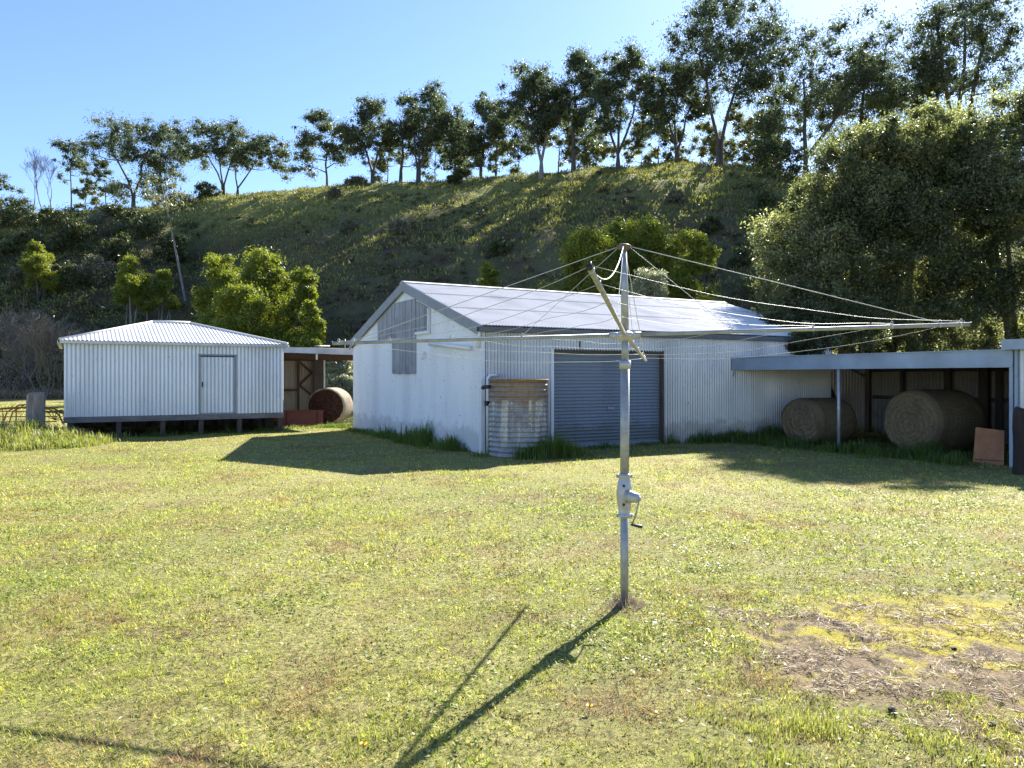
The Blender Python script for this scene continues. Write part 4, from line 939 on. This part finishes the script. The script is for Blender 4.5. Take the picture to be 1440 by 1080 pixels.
for i in range(4): mb.quad(pts0[i], pts1[i], pts1[(i+1) % 4], pts0[(i+1) % 4])
mb.build('panel', M['board'], t)
mb = MB(); mb.beam((-.25, .20, .60), (.19, .20, .58), .02, .05); mb.beam((-.24, .03, .06), (.22, .03, .06), .02, .05); mb.build('batten', M['dark_wood'], t)
# right hand shed, mostly out of frame
rs = empty('side_shed', inB(0, -BL-.05), TH, 'pale corrugated shed cut off by the right edge of the photo', 'shed')
mb = MB(); corr(mb, (0, 0, 0), Y3, Z3, (-1, 0, 0), -4.6, 0, 0, 2.18, .1, .013); mb.build('front_wall', M['side_wall'], rs, True)
mb = MB(); corr(mb, (0, 0, 0), X3, Z3, (0, 1, 0), 0, 4.0, 0, 2.18, .1, .017, 4); corr(mb, (0, -4.6, 0), X3, Z3, (0, -1, 0), 0, 4.0, 0, 2.18, .1, .017, 4); corr(mb, (4.0, 0, 0), Y3, Z3, X3, -4.6, 0, 0, 2.3, .1, .017, 4); mb.build('side_wall', M['side_wall'], rs, True)
mb = MB(); corr(mb, (-.2, 0, 2.22), Y3, (1, 0, .05), (0, 0, 1), -4.8, .14, 0, 4.4, .1, .017, 4); mb.build('roof', M['roof'], rs, True)
mb = MB(); mb.box(-.22, -.18, -4.8, .14, 2.08, 2.26); mb.box(-.18, 4.1, .12, .15, 2.08, 2.24); mb.build('fascia', M['fascia'], rs)
mb = MB(); mb.box(-.02, .03, -.03, .02, 0, 2.1); mb.build('corner_flashing', M['fascia'], rs)
# dark post at the edge
Yp = 12.75; t = empty('charred_post', (at(1439, Yp), Yp, 0), .4, 'dark charred split post at the right edge of the photo', 'post')
mb = MB(); rng = random.Random(4); pts = []; rr = []
n = 14; prof = [(.16, -.1), (.15, .15), (.135, .45), (.14, .75), (.13, 1.0), (.11, 1.08)]
for r, z in prof:
    for k in range(n):
        a = 2*math.pi*k/n; q = r*(1+.22*noise.noise((math.cos(a)*2.2, math.sin(a)*2.2, z*1.3))); mb.v.append((q*math.cos(a), q*math.sin(a), z+(.08*noise.noise((a*2, 1, 1)) if z > 1 else 0)))
for i in range(len(prof)-1):
    for k in range(n): p = i*n+k; q = i*n+(k+1) % n; mb.f.append((p, q, q+n, p+n))
mb.f.append(tuple(range((len(prof)-1)*n, len(prof)*n))); mb.build('shaft', M['char'], t, True)

# ------------------------------------------------------------------ left foreground: stump, rusty frame
Ys = 19.2; t = empty('old_stump', (at(49, Ys), Ys, .08), 0, 'weathered grey tree stump standing in the long grass at left', 'stump')
mb = MB(); n = 22; prof = [(.34, -.1), (.25, .15), (.205, .4), (.19, .75), (.185, 1.02), (.175, 1.12)]
for r, z in prof:
    for k in range(n):
        a = 2*math.pi*k/n; q = r*(1+.26*noise.noise((math.cos(a)*2.2, math.sin(a)*2.2, z*.6))+.14*noise.noise((math.cos(a)*6, math.sin(a)*6, z*.7))); mb.v.append((q*math.cos(a), q*math.sin(a), z+(.09*noise.noise((math.cos(a)*3, math.sin(a)*3, 5)) if z > 1 else 0)))
for i in range(len(prof)-1):
    for k in range(n): p = i*n+k; q = i*n+(k+1) % n; mb.f.append((p, q, q+n, p+n))
mb.f.append(tuple(range((len(prof)-1)*n, len(prof)*n))); mb.build('trunk', M['stump'], t, True)
mb = MB(); mb.tube([(.14, -.1, .38), (.30, -.18, .22), (.52, -.22, .02)], [.10, .085, .05], 8); mb.tube([(-.34, -.3, -.02), (-.42, -.34, .26)], [.06, .035], 6); mb.tube([(-.15, -.3, .0), (-.24, -.33, .2)], [.04, .02], 6); mb.build('root', M['stump'], t, True)
Yr = 22.5; t = empty('rusty_frame', (at(40, Yr), Yr, 0), .15, 'rusty curved tube frame of an old farm implement behind the stump', 'farm implement')
mb = MB()
for y in (0, .35):
    mb.tube([(-1.05, y, .12), (-1.02, y, .5), (-.9, y, .66), (-.6, y, .70), (.2, y, .72), (.55, y, .66), (.82, y, .5), (.95, y, .2)], .024, 8)
    mb.tube([(-.75, y+.1, .15), (-.62, y+.1, .58), (-.3, y+.1, .78), (.0, y+.1, .80)], .02, 8)
mb.build('hoop', M['rust'], t, True)
mb = MB()
for z in (.3, .45, .6): mb.tube([(-1.0, .02, z), (.75, .02, z)], .016, 6)
for x in (-.7, -.35, .05, .4): mb.tube([(x, .05, 0), (x, .05, .72)], .018, 6)
mb.tube([(.4, .3, .55), (.85, .1, .62), (1.1, .0, .30)], .03, 8); mb.build('rail', M['rust'], t, True)
mb = MB()
for i in range(7):
    a = i*.45; mb.tube([(.62, .2, .34), (.62+.36*math.cos(a), .2, .34+.36*math.sin(a))], .01, 5)
mb.build('tine', M['rust'], t, True)

# ------------------------------------------------------------------ rotary clothesline
def W(px, py, Y): return Vector(((px-720)/F*Y, Y, CAMH+(HZ-py)/F*Y))
BASE = Vector((.786, 5.43, 0))
cl = empty('clothesline', BASE, 0, 'galvanised rotary clothesline with four arms standing in the middle of the lawn', 'clothesline')
def l(v): return Vector(v)-BASE
hub = W(879, 471, 5.43); top = W(877.5, 347, 5.45)
ends = [W(467, 483, 5.97), W(1365, 456, 4.89), W(829, 376, 3.30), W(908, 507, 7.62)]
mb = MB(); mb.tube([l((.786, 5.43, -.1)), l((.786, 5.43, .75))], .0285, 20); mb.build('post', M['galv'], cl, True)
mb = MB(); c2 = W(879, 512, 5.43); mb.tube([(0, 0, .72), l(c2)], .0315, 20); mb.build('post', M['galv'], cl, True)
mb = MB(); mb.tube([l(c2)-Vector((0, 0, .035)), l(c2)+Vector((0, 0, .025))], .040, 20); mb.build('collar', M['galv_light'], cl, True)
mb = MB(); mb.tube([l(c2), l(hub)], .026, 16); mb.build('inner_mast', M['galv'], cl, True)
mb = MB(); mb.tube([l(hub), l(hub)+(l(top)-l(hub))*.55, l(top)], [.027, .025, .018], 16); mb.build('mast', M['galv'], cl, True)
mb = MB(); mb.lathe([(.012, -.03), (.03, -.02), (.048, -.005), (.05, .008), (.03, .018), (.001, .022)], l(top), 18); mb.build('cap', M['old_cap'], cl, True)
mb = MB(); hl = l(hub); mb.lathe([(.0265, -.045), (.036, -.04), (.06, -.018), (.062, .012), (.045, .02), (.0275, .03)], hl, 24); mb.build('hub', M['galv_light'], cl, True)
for e in ends:
    d = (e-hub).normalized(); a = hub+d*.03
    mb = MB(); mb.tube([l(a), l(e)], .0132, 14); arm = mb.build('arm', M['galv'], cl, True)
    mb = MB(); mb.tube([l(e)-d*.004, l(e)+d*.006], .0145, 14); mb.build('end_plug', M['black'], arm, True)
    s = d.cross(Vector((0, 0, 1))).normalized()
    mb = MB()
    for u in (.33, .57, .79, .92, .975):
        p = l(hub+(e-hub)*u); upv = s.cross(d)
        mb.tube([p+upv*.010+s*.012*0, p+upv*.026-d*.010, p+upv*.036, p+upv*.026+d*.010, p+upv*.010], .0028, 6)
        mb.tube([p-d*.006, p+d*.006], .0146, 12)
    mb.build('line_hook', M['galv_light'], arm, True)
    mb = MB(); mb.tube([l(hub+d*.02), l(hub+d*.11)], .020, 12); mb.build('arm_socket', M['galv_light'], arm, True)
order = [0, 2, 1, 3]
rng = random.Random(8)
for u, sag in ((.33, .02), (.57, .035), (.79, .05), (.975, .065)):
    mb = MB()
    for i in range(4):
        a = hub+(ends[order[i]]-hub)*u; b = hub+(ends[order[(i+1) % 4]]-hub)*u; pts = []
        s_ = sag*rng.uniform(.7, 1.5); kx = [rng.uniform(-1, 1) for _ in range(4)]
        for k in range(25):
            t = k/24; p = a.lerp(b, t); kink = sum(q*math.sin((j+2)*math.pi*t) for j, q in enumerate(kx))*.0045
            pts.append(l(p)+Vector((0, 0, .020-4*s_*t*(1-t)+kink)))
        mb.tube(pts, .0016, 5)
    mb.build('washing_line', M['wire'], cl, True)
for i, e in enumerate(ends):
    for u in (.92, .33):
        a = top+Vector((0, 0, .0)); b = hub+(e-hub)*u+Vector((0, 0, .016)); sag = (.0 if u > .5 else .0); pts = []
        if i == 2 and u > .5: sag = .11
        dd = (b-a).normalized(); a = a+Vector((dd.x, dd.y, 0))*.045
        for k in range(13):
            t = k/12; pts.append(l(a.lerp(b, t))+Vector((0, 0, -4*sag*t*(1-t))))
        mb = MB(); mb.tube(pts, .0028 if u > .5 else .0019, 6); mb.build('stay_wire', M['stay'], cl, True)
# winding gear
gz = CAMH+(HZ-697)/F*5.43; mb = MB(); h = .145
mb.lathe([(.0285, -h-.01), (.046, -h), (.046, -h+.014), (.038, -h+.02), (.043, -.09), (.054, -.03), (.057, .02), (.050, .07), (.040, .115), (.036, h-.02), (.046, h-.014), (.046, h), (.0315, h+.01)], (0, 0, gz), 26)
g = mb.build('winding_gear', M['galv_light'], cl, True)
mb = MB(); mb.tube([(.02, -.035, gz+.0), (.062, -.075, gz-.002), (.085, -.10, gz-.002)], [.05, .036, .028], 18); mb.tube([(.084, -.099, gz-.002), (.095, -.112, gz-.002)], .011, 10); mb.build('gear_boss', M['galv_light'], g, True)
for x, z in ((-.012, .075), (-.012, -.055)):
    mb = MB(); mb.tube([(x, -.04, gz+z), (x, -.058, gz+z)], .0095, 8); mb.build('bolt', M['black'], g, True)
for x, z in ((-.046, h-.007), (.046, h-.007), (-.046, -h+.007), (.046, -h+.007)):
    mb = MB(); mb.tube([(x, -.0, gz+z-.012), (x, -.0, gz+z+.012)], .011, 8); mb.build('bolt', M['galv'], g, True)
mb = MB(); mb.tube([(.088, -.102, gz-.004), (.07, -.09, gz-.10), (.045, -.07, gz-.185)], .0055, 8); mb.build('crank_arm', M['galv'], g, True)
mb = MB(); mb.tube([(.035, -.068, gz-.188), (.07, -.078, gz-.196), (.105, -.085, gz-.20), (.112, -.087, gz-.202)], [.007, .010, .012, .008], 10); mb.build('crank_handle', M['black'], g, True)

# ------------------------------------------------------------------ grass
def inside_patch(x, y):
    n = np.array([noise.fractal((a*2.0, b*2.0, 0), .6, 2.0, 5) for a, b in zip(x, y)]) if len(x) else np.zeros(0)
    return ((x-PATCH[0])/PATCH[2])**2+((y-PATCH[1])/PATCH[3])**2+n*.7
def in_building(x, y):
    def loc(o): dx, dy = x-o[0], y-o[1]; return dx*U2[0]+dy*U2[1], dx*V2[0]+dy*V2[1]
    u, v = loc(A); b = (u > 0) & (u < LEN) & (v > 0) & (v < WID)
    u, v = loc(S0); b |= (u > .2) & (u < SL) & (v > .5) & (v < SD)
    return b
def lawn():
    rng = np.random.default_rng(21)
    bands = [(2.5, 4.2, 10500, .034, .0042), (4.2, 6.2, 6500, .036, .0052), (6.2, 9.5, 2900, .040, .008), (9.5, 15, 1500, .040, .010), (15, 24, 800, .040, .0135), (24, 46, 70, .075, .05)]
    C = []; D = []; W_ = []
    for y0, y1, den, hgt, wd in bands:
        area = (y1**2-y0**2)/2*1.5+2.2*(y1-y0); n = int(area*den)
        y = np.sqrt(rng.uniform(y0**2, y1**2, n)); x = rng.uniform(-1, 1, n)*(.75*y+1.1)
        keep = ~in_building(x, y)
        if y0 < 7:
            pm = (abs(x-PATCH[0]) < 2.4) & (abs(y-PATCH[1]) < 2.0); idx = np.where(pm)[0]
            d = inside_patch(x[idx], y[idx]); keep[idx[(d < .75) & (rng.uniform(size=len(idx)) > .10)]] = False
        # thin, clumpy cover
        cl_ = np.sin(x*7.3+np.sin(y*5.1)*2)*np.sin(y*6.1+np.sin(x*4.3)*2); keep &= rng.uniform(size=n) < .62+.36*cl_
        x, y = x[keep], y[keep]; n = len(x)
        az = rng.uniform(0, 2*np.pi, n); th = np.radians(rng.uniform(25, 82, n)); ln = hgt*rng.uniform(.5, 1.35, n)*(1+.35*np.sin(x*1.7)*np.sin(y*1.3+1))
        d = np.stack([np.cos(az)*np.sin(th), np.sin(az)*np.sin(th), np.cos(th)], 1)*ln[:, None]
        C.append(np.stack([x, y, np.zeros(n)-.002], 1)); D.append(d); W_.append(wd*rng.uniform(.6, 1.3, n))
    c = np.concatenate(C); d = np.concatenate(D); w = np.concatenate(W_); n = len(c)
    z = .30*np.exp(-(((c[:, 0]+11.7)/1.5)**2+((c[:, 1]-18.3)/1.1)**2)); c[:, 2] += z
    far = np.where(c[:, 1] > 6)[0]; c[far, 2] += np.array([.03*noise.noise((a*.25, b*.25, 0))*min(1, (b-6)/6) for a, b in c[far, :2]])
    side = np.stack([-d[:, 1], d[:, 0], np.zeros(n)], 1); side /= np.linalg.norm(side, axis=1, keepdims=True)+1e-9
    side += unit(rng, n)*.5
    v = np.stack([c-side*w[:, None]/2, c+side*w[:, None]/2, c+d], 1).reshape(-1, 3)
    o = link_mesh('lawn_grass', np_mesh('lawn_grass', v, np.arange(n*3).reshape(-1, 3)), M['blade']); tag(o, 'short mown yellow green grass', 'grass', None, 'stuff')
    # flat broad leaved weeds in drifts
    n = 230000; y = np.sqrt(rng.uniform(2.6**2, 11**2, n)); x = rng.uniform(-.74, .72, n)*y
    q = np.array([noise.fractal((a*.9, b*.9, 7), .6, 2.0, 4) for a, b in zip(x, y)])
    q += .55*np.exp(-(((x-.9)/1.1)**2+((y-4.9)/.9)**2))
    keep = rng.uniform(size=n) < np.clip((q-.0)*.75, .05, .5); x, y = x[keep], y[keep]
    if True:
        dd = inside_patch(x, y); x, y = x[dd > .8], y[dd > .8]
    n = len(x); c = np.stack([x, y, rng.uniform(.008, .035, n)], 1); d = unit(rng, n); d[:, 2] *= .35; d /= np.linalg.norm(d, axis=1, keepdims=True)
    nh = unit(rng, n)*.9; nh[:, 2] += 1
    v, f = leaf_quads(c, d*(rng.uniform(.006, .015, n)*(1+.03*y))[:, None], rng.uniform(.0035, .0075, n)*(1+.015*y), nh)
    o = link_mesh('lawn_weeds', np_mesh('lawn_weeds', v, f), M['weed']); tag(o, 'low broad leaved clover and weeds in the lawn', 'weeds', None, 'stuff')
    # straw on the bare patch
    n = 38000; x = PATCH[0]+rng.uniform(-1.9, 1.9, n); y = PATCH[1]+rng.uniform(-1.5, 1.5, n); dd = inside_patch(x, y)
    g = np.array([noise.fractal((a*2.6, b*2.6, 3), .6, 2.0, 4) for a, b in zip(x, y)])
    k = (dd < .9) & (g > .03); x, y = x[k], y[k]; n = len(x)
    c = np.stack([x, y, rng.uniform(.004, .02, n)], 1); d = unit(rng, n); d[:, 2] *= .25; d /= np.linalg.norm(d, axis=1, keepdims=True)
    v, f = leaf_quads(c, d*rng.uniform(.012, .05, n)[:, None], rng.uniform(.0012, .0028, n), unit(rng, n)+np.array([0, 0, 1]))
    o = link_mesh('straw', np_mesh('straw', v, f), M['straw']); tag(o, 'dry grey straw lying on the bare mossy patch', 'straw', None, 'stuff')
lawn()

def long_blades(name, pts, hs, mat, label, seed, wd=.012, k=26, spread=.10, cat='grass', kind='stuff'):
    """tufts of bent blades, two quads each"""
    rng = np.random.default_rng(seed); P = np.repeat(np.array(pts, float), k, 0); H = np.repeat(np.array(hs), k)*rng.uniform(.45, 1.15, len(P)); n = len(P)
    P[:, :2] += rng.normal(size=(n, 2))*spread
    az = rng.uniform(0, 2*np.pi, n); lean = rng.uniform(.1, .75, n)
    o = np.stack([np.cos(az), np.sin(az), np.zeros(n)], 1); side = np.stack([-np.sin(az), np.cos(az), np.zeros(n)], 1)*wd*rng.uniform(.6, 1.3, n)[:, None]
    up = np.array([0, 0, 1.0])
    m = P+o*(lean*H*.25)[:, None]+up*(H*.6)[:, None]; t = P+o*(lean*H*.85)[:, None]+up*(H*(.98-.35*lean))[:, None]
    v = np.stack([P-side*.7, P+side*.7, m+side*.5, m-side*.5, t+side*.05, t-side*.05], 1).reshape(-1, 3)
    b = np.arange(n)[:, None]*6; f = np.concatenate([b+np.array([[0, 1, 2, 3]]), b+np.array([[3, 2, 4, 5]])])
    ob = link_mesh(name, np_mesh(name, v, f), M[mat]); return tag(ob, label, cat, None, kind)
rng = random.Random(31)
pts = []; hs = []
def along(o, u0, v0, u1, v1, n, h0, h1, jit=.12):
    for _ in range(n):
        t = rng.random(); u = u0+(u1-u0)*t+rng.gauss(0, jit); v = v0+(v1-v0)*t+rng.gauss(0, jit)
        g = noise.noise((u*1.3+o[0], v*1.3, 2)); 
        if g < -.25 and rng.random() < .8: continue
        pts.append((o[0]+u*U2[0]+v*V2[0], o[1]+u*U2[1]+v*V2[1], 0)); hs.append(max(.06, (h0+(h1-h0)*rng.random()**1.6)*(.75+.9*g)))
along(A, -.25, .3, -.25, 5.5, 90, .18, .42); along(A, -.3, 2.2, -.3, 3.8, 26, .35, .65, .15); along(A, -.2, 5.5, -.2, 8.4, 30, .1, .25)
along(A, -.2, -.3, 1.8, -1.5, 20, .2, .4); along(A, .2, -1.35, 1.35, -1.45, 60, .3, .55, .12); along(A, 4.9, -.15, 9.5, -.2, 90, .2, .5, .14); along(A, 6.3, -.25, 10, -.4, 70, .25, .55, .2)
along(A, 1.8, -.1, 4.8, -.1, 26, .06, .18, .1)
long_blades('long_grass', pts, hs, 'long_grass', 'dark long grass growing along the walls of the big shed', 32)
pts = []; hs = []
along(B0, -.1, -.4, -.15, -6.6, 190, .15, .40, .22); along(B0, .4, -1.0, .4, -6.2, 90, .15, .4, .3); along(B0, 5.0, 0.2, 4.6, 2.2, 40, .2, .5, .3)
long_blades('bay_grass', pts, hs, 'long_grass', 'rank green grass growing under the edge of the open bay', 33)
pts = []; hs = []
along(S0, .3, .2, 5.4, .3, 70, .08, .28, .2); along(C0, .3, .9, 2.6, 1.3, 70, .08, .22, .25); along(C0, 1.6, .6, 2.6, 1.2, 20, .1, .25, .2)
long_blades('floor_grass', pts, hs, 'long_grass', 'grass growing under the storeroom floor and the carport', 34)
pts = []; hs = []
for _ in range(560):
    a = rng.uniform(0, 6.28); r = math.sqrt(rng.random()); x = -11.6+math.cos(a)*r*2.0; y = 18.1+math.sin(a)*r*1.5
    pts.append((x, y, ground_z(x, y)-.02)); hs.append(rng.uniform(.16, .40)*(1.2-.6*r))
for _ in range(60):
    x = -13+rng.gauss(0, .8); y = 20.5+rng.gauss(0, .8); pts.append((x, y, 0)); hs.append(rng.uniform(.1, .25))
long_blades('bank_grass', pts, hs, 'sunny_grass', 'sunlit long grass heaped round the old stump', 35, .011, 34, .13)
pts = [(.786+rng.gauss(0, .06), 5.43+rng.gauss(0, .06), .02) for _ in range(26)]
long_blades('post_tuft', pts, [.05+.05*rng.random() for _ in pts], 'straw', 'short dry tuft round the foot of the clothesline', 36, .003, 8, .03)
pts = []; hs = []
for cx, cy, n, s in ((1.25, 3.55, 18, .14), (.9, 3.0, 20, .3), (1.5, 3.2, 24, .35), (2.2, 3.05, 14, .3), (-1.2, 3.2, 14, .5), (-.3, 3.0, 16, .4)):
    for _ in range(n): pts.append((cx+rng.gauss(0, s), cy+rng.gauss(0, s*.5), 0)); hs.append(rng.uniform(.028, .065))
long_blades('tuft_grass', pts, hs, 'sunny_grass', 'taller green tufts at the front edge of the lawn', 37, .0028, 40, .045)
# leafy weed at the shed corner
def leafy(loc, label, seed, n=16, R_=.45):
    rg = random.Random(seed); root = empty('leafy_weed', loc, 0, label, 'weed'); mb = MB(); ms = MB()
    for i in range(n):
        a = rg.uniform(0, 6.28); r = R_*rg.uniform(.4, 1); h = rg.uniform(.12, .38); d = Vector((math.cos(a), math.sin(a), 0)); s = Vector((-d.y, d.x, 0))
        p = [d*(r*t)+Vector((0, 0, h*(1-(1-t*1.2)**2))) for t in (0, .3, .55, .8, 1.0)]
        ms.tube(p, [.008, .007, .005, .004, .002], 4, False)
        for j, t in enumerate(p[1:]):
            for sg in (-1, 1):
                q = t+s*sg*.11+d*.03+Vector((0, 0, .02)); w = d*.035
                mb.quad(t-w*.3, t+w, q+w*.3, q-w*.3)
    mb.build('leaf', M['sunny_grass'], root); ms.build('stem', M['long_grass'], root); return root
leafy(inC(2.55, .55), 'leafy bright green weed at the left foot of the big shed', 41)
# dandelions
for i, (px, py, lab) in enumerate(((828, 1003, 'yellow dandelion right of the clothesline shadow'), (510, 1058, 'yellow dandelion near the front edge of the lawn'))):
    Y = F*CAMH/(py-HZ); root = empty('dandelion', (at(px, Y), Y, 0), 0, lab, 'flower', 'dandelions in the lawn')
    mb = MB(); mb.tube([(0, 0, 0), (.004, 0, .035)], .0015, 5); mb.build('stem', M['long_grass'], root)
    mb = MB()
    for k in range(18):
        a = 2*math.pi*k/18; d = Vector((math.cos(a), math.sin(a), 0)); s = Vector((-d.y, d.x, 0))*.0028; c = Vector((.004, 0, .035))
        mb.quad(c-s, c+s, c+d*.016+s+Vector((0, 0, .005)), c+d*.016-s+Vector((0, 0, .005))); mb.quad(c-s, c+s, c+d*.009+s+Vector((0, 0, .009)), c+d*.009-s+Vector((0, 0, .009)))
    mb.build('petals', M['flower'], root)
# clods on the bare patch
for i, (px, py, s, lab) in enumerate(((1255, 1000, .026, 'dark clod at the front of the bare patch'), (1395, 1020, .02, 'dark clod at the right of the bare patch'), (1342, 913, .016, 'small dark clod in the middle of the bare patch'))):
    Y = F*CAMH/(py-HZ); mb = MB(); n = 10
    prof = [(.9, -.3), (1.05, .1), (.8, .6), (.35, .85)]
    for r, z in prof:
        for k in range(n):
            a = 2*math.pi*k/n; q = s*r*(1+.9*noise.noise((math.cos(a)*1.7+i*3, math.sin(a)*1.7, z*2))); mb.v.append((q*math.cos(a), q*math.sin(a), s*z))
    for j in range(3):
        for k in range(n): p = j*n+k; q = j*n+(k+1) % n; mb.f.append((p, q, q+n, p+n))
    mb.f.append(tuple(range(3*n, 4*n))); o = mb.build('clod', M['char'], None, False); o.location = (at(px, Y), Y, 0); tag(o, lab, 'clod', 'clods on the bare patch')

# ------------------------------------------------------------------ light, sky, camera
SUN_AZ = math.atan2(.478, .878); SUN_EL = math.radians(34.8)
sd_ = bpy.data.lights.new('sun', 'SUN'); sd_.energy = 4.6; sd_.angle = math.radians(.53); sd_.color = (1.0, .95, .86)
so = bpy.data.objects.new('sun', sd_); COL.objects.link(so)
dirv = Vector((math.sin(SUN_AZ)*math.cos(SUN_EL), math.cos(SUN_AZ)*math.cos(SUN_EL), math.sin(SUN_EL)))
so.rotation_euler = dirv.to_track_quat('Z', 'Y').to_euler(); so.location = dirv*60
w = bpy.data.worlds.new('World'); SC.world = w; w.use_nodes = True; nt = w.node_tree; nt.nodes.clear()
bg = nt.nodes.new('ShaderNodeBackground'); ow = nt.nodes.new('ShaderNodeOutputWorld'); sk = nt.nodes.new('ShaderNodeTexSky')
sk.sky_type = 'NISHITA'; sk.sun_disc = False; sk.sun_elevation = SUN_EL; sk.sun_rotation = SUN_AZ; sk.air_density = 1.0; sk.dust_density = .24; sk.ozone_density = 3.0
L(nt, mixc(nt, 1.0, sk.outputs[0], (.82, .88, 1.08), 'MULTIPLY'), bg.inputs[0]); bg.inputs[1].default_value = .062; L(nt, bg.outputs[0], ow.inputs[0])

cam = bpy.data.cameras.new('camera'); co = bpy.data.objects.new('camera', cam); COL.objects.link(co)
co.location = (0, 0, CAMH); co.rotation_euler = (math.radians(90), 0, 0)
cam.sensor_width = 36; cam.lens = 36*F/1440; cam.shift_y = -(540-HZ)/1440
cam.clip_start = .05; cam.clip_end = 3000
SC.camera = co
SC.view_settings.view_transform = 'Standard'; SC.view_settings.look = 'None'; SC.view_settings.gamma = 1.0; SC.view_settings.exposure = 1.92
SC.view_settings.use_curve_mapping = False
SC.render.engine = 'CYCLES'
SC.cycles.use_denoising = True
SC.cycles.max_bounces = 8; SC.cycles.transparent_max_bounces = 8
